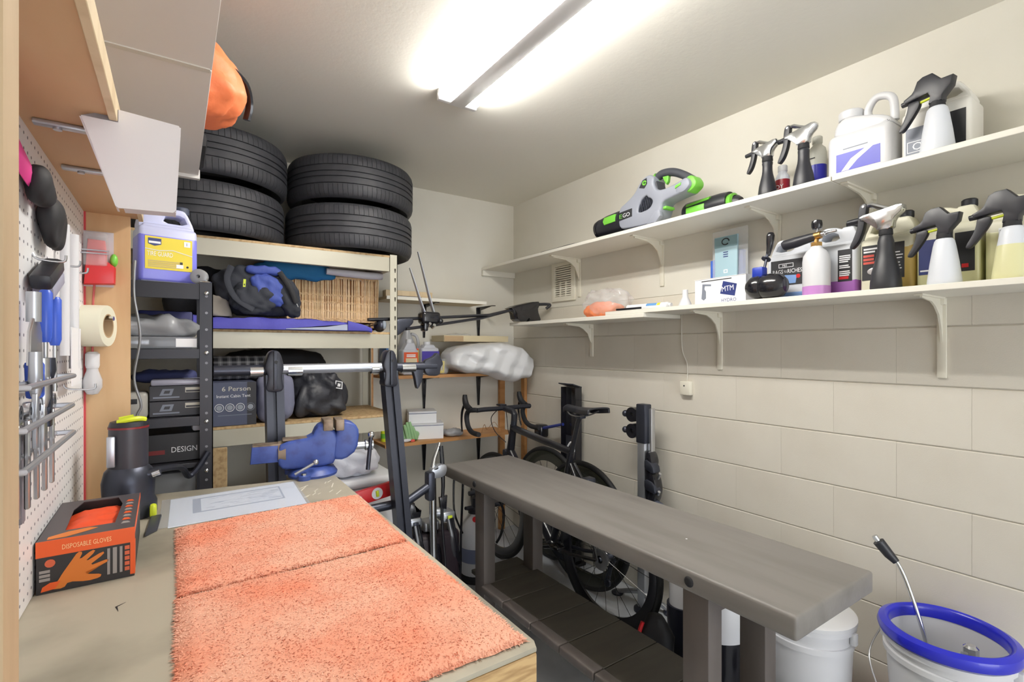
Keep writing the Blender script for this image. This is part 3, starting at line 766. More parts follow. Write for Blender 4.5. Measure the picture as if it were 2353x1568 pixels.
# wicker basket: wall of upright canes bound by weaving rows
cane = M('cane', (244, 214, 168), .32, var=(30, (214, 170, 118), .45, .75))
t = thing('wicker_basket', 'wicker basket of upright canes on the blue mat', 'basket', (.705, 2.845, 1.487), 0)
BW, BD, BH = .235, .11, .24
obj('inner_wall', B().prism([(-BW+.004, -BD+.004), (BW-.004, -BD+.004), (BW-.004, BD-.004), (-BW+.004, BD-.004)], 0, BH-.01, 'xy', holes=[[(-BW+.01, -BD+.01), (BW-.01, -BD+.01), (BW-.01, BD-.01), (-BW+.01, BD-.01)]]), M('cane_dark', (150, 104, 60), .8), t)
me = None
def caney(x, y, k):
    global me
    if me is None: me = B().tube([(0, 0, 0), (.0006, 0, BH*.3), (-.0006, 0, BH*.6), (0, 0, BH)], .0041, 6).mesh('cane')
    o = obj('cane', me, cane, t, loc=(x, y, 0), rot=(random.uniform(-.02, .02), random.uniform(-.03, .03), random.uniform(0, 6)))
for i in range(56):
    x = -BW+.004+i*(2*BW-.008)/55; caney(x, -BD, i)
for i in range(14):
    y = -BD+i*2*BD/13; caney(BW, y, i); caney(-BW, y, i)
for z in (.012, .055, .1, .14): 
    for dz in (0, .006):
        path = []
        m = 220
        for i in range(m):
            u = i/m*4; k = int(u); q = u-k
            c = [(-BW, -BD), (BW, -BD), (BW, BD), (-BW, BD), (-BW, -BD)]
            x = c[k][0]+(c[k+1][0]-c[k][0])*q; y = c[k][1]+(c[k+1][1]-c[k][1])*q
            o_ = .0042*math.cos(i*PI/2+(PI if dz else 0))
            nx, ny = [(0, -1), (1, 0), (0, 1), (-1, 0)][k]
            path.append((x+nx*(.002+o_), y+ny*(.002+o_), z+dz))
        obj('weaver', B().tube(path, .0022, 5, closed=True), cane, t)
obj('rim', B().tube([(-BW, -BD, BH), (BW, -BD, BH), (BW, BD, BH), (-BW, BD, BH)], .007, 8, closed=True), cane, t)
tag(obj('rolled_sheet', B().tube(cat([(.64, 2.64, 1.742), (.75, 2.635, 1.738), (.86, 2.63, 1.735), (.93, 2.63, 1.737)], 3), [.016, .019, .02, .018], 16), M('sheet_white', (208, 206, 212), .7, bump=(40, .2, .003))), 'white rolled sheet lying on top of the wicker basket', 'sheet')
tag(obj('teal_jacket', B().blob((.5, 2.69, 1.74), (.38, .07, .1), .7, .012, 14, 2, 44, clampz(1.69) , .8), M('teal_cloth', (30, 108, 158), .75, bump=(60, .3, .004))), 'teal cloth bundle tucked under the top shelf behind the backpack', 'cloth')

navy_c = M('backpack_black', (44, 47, 56), .8, bump=(180, .3, .002))
t = thing('backpack', 'black and blue backpack slumped on the blue mat', 'backpack', (.335, 2.585, 1.497), 0)
def bp(v):
    v.co.z = max(v.co.z, .001); k = v.co.z/.24
    v.co.x += -.06*k
obj('body', B().blob((.01, .01, .11), (.35, .2, .25), .85, .013, 11, 8, 80, bp, .9), navy_c, t)
blc = M('backpack_blue', (62, 80, 158), .65, bump=(60, .35, .004))
def fp(v): v.co.x += -.06*(v.co.z/.24)
obj('blue_panel', B().blob((.045, -.085, .115), (.14, .05, .15), .8, .007, 20, 4, 60, fp, 1.0), blc, t)
obj('blue_flap', B().blob((.0, -.06, .205), (.16, .06, .05), .7, .008, 16, 6, 28, None, .6), blc, t)
obj('side_pocket', B().blob((.125, -.07, .09), (.1, .08, .19), .8, .008, 16, 9, 60, fp, .9), navy_c, t)
obj('front_pocket', B().blob((-.05, -.085, .07), (.19, .07, .14), .85, .01, 16, 12, 60, clampz(.001), 1.0), navy_c, t)
obj('strap', B().tube(cat([(-.13, -.06, .215), (-.15, -.1, .15), (-.12, -.12, .07), (-.05, -.122, .02)], 5), .013, 8, flat=.3, up=(0, -1, 0)), navy_c, t)
obj('strap', B().tube(cat([(.06, -.1, .2), (.1, -.12, .13), (.13, -.115, .06)], 5), .012, 8, flat=.3, up=(0, -1, 0)), dblack, t)
obj('yellow_tag', B().prism([(-.092, .118), (-.082, .118), (-.08, .152), (-.09, .152)], -.131, -.128, 'xz', holes=[[(-.089, .124), (-.0845, .124), (-.084, .132), (-.0885, .132)]]), lime, t)
obj('zip_pull', B().cyl((.13, -.118, .055), (.136, -.12, .04), .0025), chrome, t)
tag(obj('duffel_bag', B().blob((.1, 2.85, 1.61), (.3, .17, .27), .6, .012, 10, 11, 44, clampz(1.492), .6), M('bag_navy', (26, 28, 36), .75, bump=(120, .3, .002))), 'dark upright bag left of the blue and black backpack', 'bag')
def bg(v): v.co.z = max(v.co.z, 1.488); v.co.x -= .5*(v.co.z-1.49)*.4
tag(obj('beige_cloth', B().blob((.155, 2.565, 1.52), (.12, .08, .13), .8, .012, 16, 14, 32, bg, .6), M('beige_fabric', (160, 152, 142), .85, bump=(120, .3, .002))), 'beige cloth bundle between black rack post and backpack', 'cloth')
t = thing('headlamp', 'small dark headlamp with pale lens at the right end of the shelf', 'headlamp', (.892, 2.56, Z2), 0)
obj('body', B().ball((0, 0, .033), (.03, .045, .033), 16), gun, t)
obj('lens', B().ball((.012, -.034, .036), (.012, .014, .024), 14), M('lens_grey', (150, 160, 172), .15), t)
obj('strap', B().tube(cat([(-.02, -.03, .04), (-.06, -.01, .03), (-.055, .03, .012), (.01, .05, .02)], 5), .012, 8, flat=.25), gloss_black, t)

# --- third rack shelf (1.005)
Z3 = 1.006
t = thing('tent_box', 'dark blue grey tent carton with white circle icons', 'box', (.2, 2.60, Z3), 0)
tb = M('tent_print', (78, 84, 108), .5)
obj('carton', box(-.16, .098, -.12, .12, 0, .19, .002, 1), tb, t)
obj('dark_end', box(.062, .0984, -.1206, -.12, .0, .19), M('tent_print_dark', (48, 48, 54), .5), t)
text('6 Person', t, M('cream_print', (214, 210, 196)), (-.035, -.1208, .152), height=.02, width=.11)
text('Instant Cabin Tent', t, paper, (-.055, -.1208, .124), height=.013, width=.13)
for i, x in enumerate((-.045, -.005, .035, .075)):
    obj('icon_ring', B().tube([(x+.0165*math.cos(a), -.1208, .08+.0165*math.sin(a)) for a in [k*.35 for k in range(18)]], .0013, 5, closed=True), paper if i < 3 else grey_p, t)
    obj('icon_disc', B().cyl((x, -.1209, .08), (x, -.1203, .08), .0115, n=16), M('icon_grey', (150, 156, 168)), t)
lines(t, grey_p, -.05, .08, [.045], -.1203, .003, False)
obj('edge_line', box(-.075, -.0735, -.1208, -.1203, .03, .17), paper, t)
def crk(v): v.co.z = max(v.co.z, 0)
plaid = bpy.data.materials.new('plaid'); plaid.use_nodes = True
nt = plaid.node_tree; pb = nt.nodes['Principled BSDF']; pb.inputs['Roughness'].default_value = .8
tcn = nt.nodes.new('ShaderNodeTexCoord'); prev = None
for ax, sc_ in (('X', 17), ('Z', 26)):
    wv = nt.nodes.new('ShaderNodeTexWave'); wv.bands_direction = ax; wv.inputs['Scale'].default_value = sc_*.5; wv.inputs['Detail'].default_value = 0
    nt.links.new(tcn.outputs['Object'], wv.inputs['Vector'])
    rp = nt.nodes.new('ShaderNodeValToRGB'); rp.color_ramp.interpolation = 'CONSTANT'
    e = rp.color_ramp.elements; e[0].color = (.035, .036, .045, 1); e[1].position = .5; e[1].color = (.2, .2, .22, 1)
    q = e.new(.72); q.color = (.62, .62, .64, 1); q = e.new(.8); q.color = (.1, .1, .12, 1); q = e.new(.93); q.color = (.55, .55, .57, 1)
    nt.links.new(wv.outputs[1], rp.inputs[0])
    if prev is None: prev = rp
    else:
        mx = nt.nodes.new('ShaderNodeMix'); mx.data_type = 'RGBA'; mx.inputs[0].default_value = .5
        nt.links.new(prev.outputs[0], mx.inputs[6]); nt.links.new(rp.outputs[0], mx.inputs[7]); nt.links.new(mx.outputs[2], pb.inputs['Base Color'])
t = thing('plaid_blanket', 'rolled grey plaid blanket lying on the tent carton', 'blanket', (.26, 2.66, Z3+.19), 0)
sp = []
for i in range(60):
    a = i*.42; r = .006+.0017*i*.42; sp.append((r*math.cos(a), .052+r*math.sin(a)))
obj('roll', B().tube([(-.12, 0, .058), (-.117, 0, .058), (.12, 0, .058), (.124, 0, .058)], [.048, .056, .056, .046], 28), plaid, t)
obj('spiral_end', B().tube([(.1245, y*.8, .058+(z-.052)*.8) for y, z in sp], .0022, 5), M('plaid_edge', (120, 120, 128), .8), t)
tag(obj('grey_cushion', B().blob((.385, 2.53, Z3+.112), (.17, .11, .225), .65, .008, 14, 21, 40, clampz(Z3+.001), .8), M('cushion_grey', (116, 118, 140), .75, bump=(70, .3, .003))), 'slate grey padded bag standing behind the carrier post', 'bag')
t = thing('drawstring_bag', 'black shiny bag with white square emblem on the third shelf', 'bag', (.6, 2.62, Z3), 0)
def db(v):
    v.co.z = max(v.co.z, .001); k = v.co.z/.25; v.co.x = v.co.x*(1.08-.45*k)-.02*k
obj('sack', B().blob((0, 0, .12), (.29, .2, .26), .7, .022, 11, 31, 56, db, 1.1), M('nylon_black', (46, 47, 54), .5, bump=(40, .5, .006)), t)
obj('emblem', B().prism([(.052, .142), (.088, .135), (.09, .172), (.056, .18)], -.098, -.094, 'xz', holes=[[(.056, .146), (.084, .1405), (.086, .169), (.06, .1755)]]), paper, t)
obj('emblem_core', B().prism([(.064, .15), (.078, .148), (.08, .162), (.067, .166)], -.0985, -.094, 'xz'), paper, t)
tag(obj('black_bundle', B().blob((.43, 2.865, 1.17), (.56, .14, .34), .6, .012, 12, 33, 40, clampz(Z3+.001), .5), dblack), 'matt black bundle deep in the rack behind the shiny bag', 'bundle')

# --- below the rack, behind the bench
t = thing('storage_bin', 'white lidded plastic storage bin behind the workbench', 'bin', (.66, 2.33, 0), 0)
obj('body', B().prism([(-.17, 0), (.17, 0), (.185, .72), (-.185, .72)], -.13, .13, 'xz', bev=.02), white_m, t)
obj('lid', box(-.195, .195, -.14, .14, .72, .765, .02, 3), white_m, t)
def wbf(v): v.co.z = max(v.co.z, .767); 
tag(obj('refuse_sack', B().blob((.655, 2.3, .835), (.26, .22, .15), .8, .018, 13, 41, 44, wbf, 1.0), M('sack_white', (214, 216, 226), .4, bump=(30, .4, .006))), 'white crumpled plastic sack on the storage bin by the vise', 'sack')
tag(obj('fibreboard_panel', box(.125, .178, 2.38, 2.4, 0, .93, .002, 1), deck), 'narrow tan fibreboard panel standing beside the black rack post', 'panel')
tag(obj('dark_case', box(.2, .5, 2.52, 2.9, .352, .62, .02, 3), dblack), 'dark case in the shade on the lowest rack shelf', 'case')
t = thing('spirit_level', 'red spirit level with white vials behind the workbench edge', 'spirit level', (.715, 2.1, .69), 0, rot=(0, R(-7), R(4)))
obj('beam', B().prism([(-.13, 0), (.1, 0), (.1, .06), (-.13, .06)], -.012, .012, 'xz', bev=.003), red_m, t)
for x, r in ((-.075, .0125), (.005, .025), (.08, .014)):
    o = obj('vial_ring', B().cyl((x, -.0135, .03), (x, .0135, .03), r, n=24), white_m, t)
    obj('vial', B().cyl((x, -.0145, .03-r*.5), (x, -.0145, .03+r*.5), r*.28, n=10), lime, o)

# ------------------------------------------------------------------ black shelving unit behind the hutch
t = thing('black_shelving', 'narrow black steel shelving unit with shiny bolts behind the hutch', 'shelving', (0, 0, 0))
bu = M('unit_black', (40, 40, 46), .4, .3)
UX0, UX1, UY0, UY1 = -.245, .104, 1.95, 2.25
for x, sx in ((UX0, 1), (UX1, -1)):
    for y, sy in ((UY0, 1), (UY1, -1)):
        o = angle_post(t, x, y, sx, sy, 1.567, bu, .038)
        b = B()
        for i in range(26):
            z = .12+i*.056; xc = x+sx*.019
            b.cyl((xc, y-sy*.0012, z), (xc, y, z), .0045, n=8)
        s = obj('hole', b, M('hole_grey', (120, 120, 126), .5, .4), o); s['kind'] = 'stuff'
        for z in (1.53, 1.33, 1.10, .98, .935):
            obj('bolt', B().ball((x+sx*.019, y-sy*.002, z), (.0075, .005, .0075), 10), chrome, o)
for z, h in ((1.56, .052), (1.343, .032), (1.118, .03), (.965, .016), (.5, .03)):
    if h == 0: continue
    obj('shelf', B().box(UX0+.003, UX1-.003, UY0+.004, UY1-.004, z-.012, z).box(UX0+.038, UX1-.038, UY0+.0035, UY0+.008, z-h, z, .001, 1), bu, t)
# top: blue jug and caster wheel
t = jug('blue jug with yellow label on top of the black shelving', (-.03, 2.07, 1.561), R(11), .165, .12, .27, M('blue_jug', (196, 200, 232), .35), M('cap_grey', (70, 76, 92)), blue_l, .62, flip=True, capr=.022)
for o in list(t.children):
    if o.name.startswith('cap'): o.location = (.09, 0, .0)
lab = plate(t, 'label', yellow_p, -.066, .066, .045, .152, -.0612)
obj('label_badge', B().prism([(-.058, .127), (-.04, .121), (-.022, .127), (-.022, .146), (-.058, .146)], -.0628, -.0621, 'xz'), navy, t)
obj('badge_band', box(-.056, -.024, -.0634, -.0628, .129, .136), paper, t)
obj('label_wave', B().prism([(-.066, .112), (-.03, .108), (.01, .113), (.066, .099), (.066, .096), (.01, .11), (-.03, .105), (-.066, .109)], -.0628, -.0621, 'xz'), M('cream_print', (214, 210, 196)), t)
text('TIRE GUARD', t, paper, (-.06, -.0625, .088), height=.015, width=.07)
obj('label_patch', box(.042, .06, -.0628, -.0621, .128, .146), paper, t)
text('1', t, navy, (.049, -.063, .132), height=.01)
lines(t, M('tan_print', (196, 176, 110)), -.058, .03, [.07, .064, .058, .052], -.0621, .004, False)
obj('label_patch', box(.02, .04, -.0628, -.0621, .054, .066), paper, t)
obj('label_patch', box(.03, .038, -.0628, -.0621, .067, .075), ink, t)
obj('label_dot', B().cyl((.052, -.063, .06), (.052, -.0621, .06), .0035), ink, t)
t = thing('caster_wheel', 'clear caster wheel lying at the corner of the black shelving', 'caster', (.066, 1.99, 1.562), R(-20))
obj('wheel', B().lathe([(.006, -.012), (.02, -.012), (.026, -.008), (.026, .008), (.02, .012), (.006, .012)], (0, 0, .0265), 24, Matrix.Rotation(PI/2, 4, 'X'), closed=True), M('grey_clear', (170, 172, 176), .15, alpha=.75), t)
obj('fork', box(.006, .034, -.016, .016, .0, .012, .004), chrome, t)
obj('stem', B().cyl((.02, 0, .01), (.02, 0, .022), .006), chrome, t)
# shelf 1.343: tray, clear boxes, bags
t = thing('clear_box', 'clear plastic parts box with bright strips on the black shelving', 'box', (-.05, 2.06, 1.3435), 0)
obj('tub', box(-.12, .11, -.09, .09, 0, .04, .004), M('clear_tub', (176, 180, 186), .12, alpha=.45), t)
obj('label_card', box(.05, .108, -.0912, -.0904, .006, .034), paper, t)
obj('silver_strip', box(-.115, -.02, -.088, -.07, .012, .03, .004), alu, t)
def sg(v): v.co.z = max(v.co.z, 1.385)
tag(obj('plastic_bag', B().blob((-.08, 2.06, 1.415), (.28, .17, .085), .8, .02, 14, 51, 40, sg, .9), M('bag_grey_clear', (168, 170, 174), .25, alpha=.85)), 'greyish plastic bag lying on the clear parts box', 'bag')
tag(obj('blue_organizer', box(-.11, .05, 2.14, 2.24, 1.3435, 1.478, .006), M('dark_blue', (36, 40, 96), .5)), 'dark blue organiser box behind the plastic bag', 'box')
# shelf 1.118: two cartons, grey tool, blue cloth
for i, z in enumerate((1.119, 1.171)):
    t = thing('slim_carton', ('lower' if i == 0 else 'upper')+' of two slim black cartons with grey logo on black shelving', 'box', (0, 2.075, z), 0, 'slim black cartons on the black shelving')
    obj('carton', box(-.072, .098, -.08, .08, 0, .0505, .0015, 1), M('carton_black', (52, 52, 58), .5), t)
    obj('emblem', B().prism([(-.045, .018), (-.012, .018), (-.005, .04), (-.036, .04)], -.0812, -.0804, 'xz', holes=[[(-.034, .024), (-.018, .024), (-.015, .034), (-.03, .034)]]), grey_p, t)
    lines(t, grey_p, -.062, .01, [.009], -.0804, .005, False)
    obj('white_label', B().prism([(.026, .026), (.07, .026), (.07, .043), (.026, .043)], -.0812, -.0804, 'xz', holes=[[(.028, .028), (.068, .028), (.068, .034), (.028, .034)]]), M('cream_print', (214, 210, 196)), t)
tag(obj('cling_pack', box(-.068, .09, 1.975, 2.1, 1.2225, 1.242, .006), M('pack_silver', (150, 150, 166), .2)), 'silvery wrapped pack lying on the slim black cartons', 'pack')
tag(obj('blue_cloth', B().blob((-.03, 2.15, 1.245), (.2, .1, .05), .8, .008, 18, 61, 32, clampz(1.225), .8), M('cloth_denim', (58, 64, 108), .8)), 'folded dark blue cloth behind the wrapped silvery pack', 'cloth')
t = thing('power_tool', 'grey power tool body with dark slot left of the slim cartons', 'tool', (-.105, 2.02, 1.119), 0)
obj('body', box(-.09, .03, -.06, .06, .0, .085, .012, 3), M('tool_grey', (156, 154, 148), .4), t)
obj('slot', box(-.02, .004, -.0615, -.059, .05, .066, .003), ink, t)
# low: red/black carton, grey case
t = thing('tool_carton', 'long black carton with white lettering and red stripe', 'box', (.0, 2.085, .966), 0)
obj('carton', box(-.1, .095, -.085, .085, 0, .095, .002, 1), M('carton_black2', (34, 33, 37), .45), t)
obj('red_stripe', box(-.095, -.03, -.0862, -.0854, .028, .042), M('stripe_red', (120, 34, 36)), t)
text('DESIGN', t, paper, (-.012, -.0865, .032), height=.018, width=.072)
o = tag(obj('foil_box', box(.045, .1, 2.0, 2.06, 1.0625, 1.1, .01), M('foil_white', (206, 206, 216), .3)), 'small white folded pack on the long black carton', 'pack')
t = thing('grey_case', 'grey hard tool case lying behind the workbench', 'case', (.0, 2.04, .55), 0)
obj('lower_shell', box(-.1, .058, -.09, .1, 0, .2, .01), M('case_grey', (112, 114, 118), .5), t)
obj('upper_shell', box(-.1, .058, -.06, .1, .2, .385, .012), M('case_grey', (112, 114, 118), .5), t)
tag(obj('router_cord', B().tube(cat([(-.06, 1.62, 1.02), (.0, 1.74, 1.0), (.02, 1.86, .965), (.035, 1.92, .93), (.06, 1.93, .95), (.09, 1.935, 1.0)], 6), .009, 8), gun), 'thick dark grey cord curving behind the workbench', 'cord')  # power cord of the trim router, kept as its own object
# ------------------------------------------------------------------ black carrier frame between bench and rack
pm = M('post_black', (50, 53, 64), .36, .3)
t = thing('bike_carrier', 'black upright carrier frame with crossbar standing behind the workbench', 'carrier', (0, 0, 0))
def chan(t, p0, p1):
    """hollow extrusion with a groove: two ribs and a recessed web"""
    p0, p1 = Vector(p0), Vector(p1); d = (p1-p0); L = d.length
    b = B()
    prof = [(-.03, -.028), (-.008, -.028), (-.008, -.014), (.004, -.014), (.004, -.028), (.03, -.028), (.03, .028), (-.03, .028)]
    b.prism(prof, 0, L, 'xy', bev=.002)
    me = b.mesh('post'); q = d.to_track_quat('Z', 'Y')
    o = obj('post', me, pm, t); o.matrix_basis = Matrix.Translation(p0) @ Matrix.Rotation(math.atan2(d.x, d.z), 4, 'Y')
    return o
chan(t, (.325, 2.0, 0), (.298, 2.0, 1.25)); chan(t, (.85, 2.0, 0), (.735, 2.0, 1.25))
obj('crossbar', B().cyl((.31, 2.0, 1.268), (.74, 2.0, 1.268), .0185, n=18), alu, t)
for x0, x1, r, m in ((.108, .31, .019, gun), (.74, .95, .019, gun)): obj('bar_end', B().cyl((x0, 2.0, 1.266), (x1, 2.0, 1.266), r, n=16), m, t)
for x in (.298, .735):
    b = B().prism([(-.034, -.06), (-.022, .0), (-.036, .03), (-.02, .085), (.0, .095), (.018, .085), (.032, .03), (.022, -.0), (.034, -.06)], -.034, .034, 'xz', bev=.008, ch=2)
    o = obj('clamp_head', b, M('clamp_black', (44, 46, 56), .35, .2), t, loc=(x, 2.0, 1.245))
    obj('clamp_rib', B().prism([(-.006, -.05), (.006, -.05), (.006, .09), (-.006, .09)], -.043, -.034, 'xz', bev=.002), pm, o)
    obj('bolt', B().cyl((.002, -.045, .05), (.002, -.03, .05), .006), ink, o)
for x0, x1 in ((.22, .262), (.345, .395), (.66, .69), (.79, .85)):
    obj('reflective_sleeve', B().cyl((x0, 1.9985, 1.262), (x1, 1.9985, 1.262), .0205, n=16), chrome, t)
obj('hook', B().prism([(-.028, .03), (.03, .03), (.024, -.03), (.004, -.07), (-.004, -.066), (-.012, -.02)], -.014, .014, 'xz', bev=.004, ch=2), pm, t, loc=(.86, 2.0, 1.24))
obj('hook', B().prism([(-.04, -.035), (.03, -.04), (.035, .0), (.05, .015), (.02, .07), (.0, .045), (-.05, .03)], -.016, .016, 'xz', bev=.006, ch=2), pm, t, loc=(.935, 2.0, 1.262))
obj('stay_tube', B().tube([(.34, 2.03, .665), (.84, 2.05, .675), (.96, 2.05, .735)], .019, 14), gun, t)
obj('stay_bracket', box(.93, .965, 2.03, 2.08, .66, .79, .01), gun, t)

# chrome pole carrier on the floor with cradles
t = thing('hitch_rack', 'chrome pole and grey cradle carrier with black straps on the floor', 'carrier', (0, 0, 0))
obj('pole', B().cyl((1.0, 2.11, .0), (.985, 2.11, .78), .017, n=16), chrome, t)
obj('pole_head', B().prism([(-.03, -.03), (.035, -.03), (.05, 0), (.045, .03), (.005, .03), (-.005, .015), (-.03, .02)], -.02, .02, 'xz', bev=.006, ch=2), alu, t, loc=(1.0, 2.10, .775))
obj('upper_arm', B().tube([(.985, 2.11, .78), (1.0, 2.12, .83), (1.028, 2.13, .885), (1.032, 2.13, .9)], [.012, .01, .009, .007], 10), chrome, t)
obj('cable_arm', B().tube(cat([(1.035, 2.12, .885), (1.037, 2.11, .8), (1.036, 2.1, .7), (1.03, 2.1, .55), (1.05, 2.1, .3), (1.05, 2.1, .12)], 4), [.01, .011, .008, .006, .006], 8), gloss_black, t)
obj('lever', B().prism([(-.02, .03), (.02, .035), (.015, -.03), (-.015, -.02)], -.01, .01, 'xz', bev=.003), gloss_black, t, loc=(1.035, 2.1, .62))
for (x, z, w_) in ((.925, .5, .07), (1.01, .47, .08), (1.1, .5, .07)):
    o = obj('cradle', B().box(x-w_/2, x+w_/2, 2.16, 2.24, z, z+.05, .012, 3), alu, t)
    obj('strap', B().tube(cat([(x, 2.155, z+.02), (x+.01, 2.13, z-.08), (x+.03, 2.14, z-.2), (x+.045, 2.16, z-.32)], 4), .02, 8, flat=.3, up=(0, -1, 0)), gloss_black, o)
    obj('buckle', box(x-.012, x+.012, 2.15, 2.158, z+.014, z+.034, .003), lime if x > .95 else gun, o)
obj('cradle_knob', B().ball((1.06, 2.2, .545), (.045, .03, .025), 14), alu, t)
obj('clip', B().prism([(-.03, -.03), (.03, -.03), (.035, .0), (.012, .0), (.0, .04), (-.02, .035)], -.02, .02, 'xz', bev=.004), gloss_black, t, loc=(.925, 2.19, .58))
obj('base_frame', box(.86, 1.15, 2.13, 2.27, .03, .47, .03, 3), M('rack_dark', (38, 30, 36), .35), t)
obj('foot', box(.88, 1.12, 2.1, 2.3, 0, .031, .01), gloss_black, t)

# roof bars bridging the rack and the shelf
t = thing('roof_bars', 'black roof bar assembly with chrome arms, from rack to right shelf', 'roof rack', (.035, .085, .004))
def flat_bar(p, w_=.02, m=black_m, n='bar'): return obj(n, B().tube(p, w_, 10, flat=.55), m, t)
flat_bar([(.79, 2.46, 1.49), (1.1, 2.46, 1.508), (1.55, 2.5, 1.545), (1.80, 2.56, 1.6), (1.93, 2.56, 1.615)], .016)
flat_bar([(.98, 2.42, 1.445), (1.14, 2.44, 1.468), (1.5, 2.5, 1.525), (1.72, 2.54, 1.58)], .015)
obj('foot_cover', B().prism([(-.13, .0), (.13, .06), (.14, .03), (.12, -.005), (.16, -.085), (.05, -.085), (.04, -.06), (.02, -.085), (-.06, -.085), (-.075, -.02)], -.04, .04, 'xz', bev=.01, ch=1), gloss_black, t, loc=(1.84, 2.57, 1.602), rot=(0, 0, R(8)))
obj('end_hoop', B().tube(cat([(1.93, 2.6, 1.632), (2.03, 2.56, 1.64), (2.06, 2.54, 1.634), (2.04, 2.56, 1.61)], 5), .01, 8), black_m, t)
obj('foot_left', B().prism([(-.06, .03), (.06, .04), (.06, .01), (.02, -.02), (-.03, -.06), (-.06, -.05)], -.025, .025, 'xz', bev=.008, ch=2), gun, t, loc=(.965, 2.44, 1.465))
obj('clamp_block', B().box(-.058, .05, -.04, .04, -.03, .036, .016, 3).box(-.045, -.02, -.03, .03, -.07, .0, .008), gloss_black, t, loc=(1.12, 2.42, 1.505))
obj('clamp_bolt', B().cyl((1.1, 2.37, 1.475), (1.1, 2.4, 1.46), .008).cyl((1.125, 2.37, 1.468), (1.125, 2.4, 1.455), .009), chrome, t)
obj('clamp_knob', B().ball((1.165, 2.38, 1.49), .016, 12), gloss_black, t)
for (a, q) in (((1.08, 2.40, 1.535), (-.085, 0, .235)), ((1.145, 2.42, 1.535), (-.095, .0, .33))):
    a = Vector(a); pts = [a, a+Vector((q[0]*.3, 0, q[2]*.28)), a+Vector((q[0]*.7, 0, q[2]*.7)), a+Vector(q)]
    o = obj('chrome_arm', B().tube(cat(pts, 5), [.013, .012, .009, .006], 10, flat=.6), alu, t)

# ------------------------------------------------------------------ things on the back shelves
t = thing('jug', 'jug with orange label on the middle back shelf', 'jug', (1.205, 2.93, 1.179), R(2))
obj('body', B().box(-.053, .053, -.04, .04, 0, .16, .014, 3).prism([(-.05, .15), (.05, .15), (.03, .2), (-.02, .2)], -.03, .03, 'xz', bev=.01), M('milky_grey', (190, 192, 200), .35), t)
obj('cap', B().lathe([(.017, 0), (.018, .002), (.018, .022), (.0, .024)], (.003, 0, .2), 16), white_m, t)
plate(t, 'label', M('orange_label', (222, 90, 46), .4), -.047, .047, .02, .142, -.0402)
plate(t, 'label_panel', M('cream_label', (226, 208, 170), .4), -.035, .04, .03, .105, -.0411)
plate(t, 'label_foot', yellow_p, -.047, .047, .02, .04, -.0418)
lines(t, paper, -.03, .03, [.122, .112], -.0411, .007, False)
t = thing('jug', 'jug with purple label on the middle back shelf', 'jug', (1.335, 2.93, 1.179), R(2))
obj('body', B().box(-.062, .062, -.045, .045, 0, .17, .014, 3).prism([(-.055, .16), (.055, .16), (.03, .19), (-.03, .19)], -.034, .034, 'xz', bev=.01), M('milky_grey', (190, 192, 200), .35), t)
obj('cap', B().lathe([(.02, 0), (.021, .002), (.021, .02), (.0, .022)], (-.005, 0, .188), 16), white_m, t)
plate(t, 'label', M('purple_label', (66, 52, 150), .4), -.06, .06, .02, .148, -.0452)
obj('label_sweep', B().prism([(-.03, .07), (.058, .075), (.058, .12), (.03, .125), (-.0, .11), (-.035, .09)], -.0465, -.046, 'xz'), M('lilac', (206, 212, 232)), t)
plate(t, 'label_foot', green_m, .02, .055, .03, .05, -.0462)
t = thing('pouch', 'narrow pouch with yellow and black flame print between two jugs', 'pouch', (1.268, 2.95, 1.179), 0)
obj('pouch_body', box(-.016, .016, -.02, .02, 0, .165, .008, 3), M('flame_red', (206, 70, 40), .4), t)
obj('print_flame', B().prism([(-.012, .07), (.008, .09), (.012, .13), (.004, .158), (-.008, .14)], -.0206, -.02, 'xz'), yellow_p, t)
t = thing('jug', 'clear gallon jug with blue cap behind the labelled jugs', 'jug', (1.235, 3.03, 1.179), R(-2))
obj('body', B().lathe([(0, 0), (.06, 0), (.066, .006), (.066, .15), (.05, .2), (.022, .27), (.019, .3)], n=24), M('clear_grey', (188, 190, 196), .2, alpha=.7), t)
obj('handle', B().tube(cat([(.03, 0, .26), (.066, 0, .245), (.078, 0, .19), (.062, 0, .135)], 5), .01, 10), M('clear_grey', (188, 190, 196), .2, alpha=.7), t)
obj('cap', B().lathe([(.021, 0), (.022, .002), (.021, .022), (0, .023)], (0, 0, .3), 16), M('cap_violet', (80, 86, 160), .4), t)
tag(obj('white_tube', box(1.105, 1.14, 2.94, 2.97, 1.179, 1.33, .006), M('pale_green', (214, 226, 212), .5)), 'pale upright carton at the left end of the middle back shelf', 'carton')
tag(obj('blue_book', box(1.07, 1.085, 2.95, 3.08, 1.179, 1.36, .002), M('book_blue', (30, 84, 140), .5)), 'thin blue booklet standing beside the pale carton', 'booklet')
t = thing('clear_pack', 'clear packet with yellow card on the shelf beside the white sack', 'packet', (1.425, 2.885, 1.179), 0)
obj('wrap', B().blob((0, 0, .05), (.08, .04, .1), .7, .006, 20, 71, 24, clampz(.001)), clear_m, t)
obj('yellow_card', B().prism([(-.03, .008), (.005, .008), (.008, .085), (-.026, .088)], -.004, 0, 'xz', holes=[[(-.018, .025), (-.006, .025), (-.005, .065), (-.016, .067)]]), yellow_p, t)
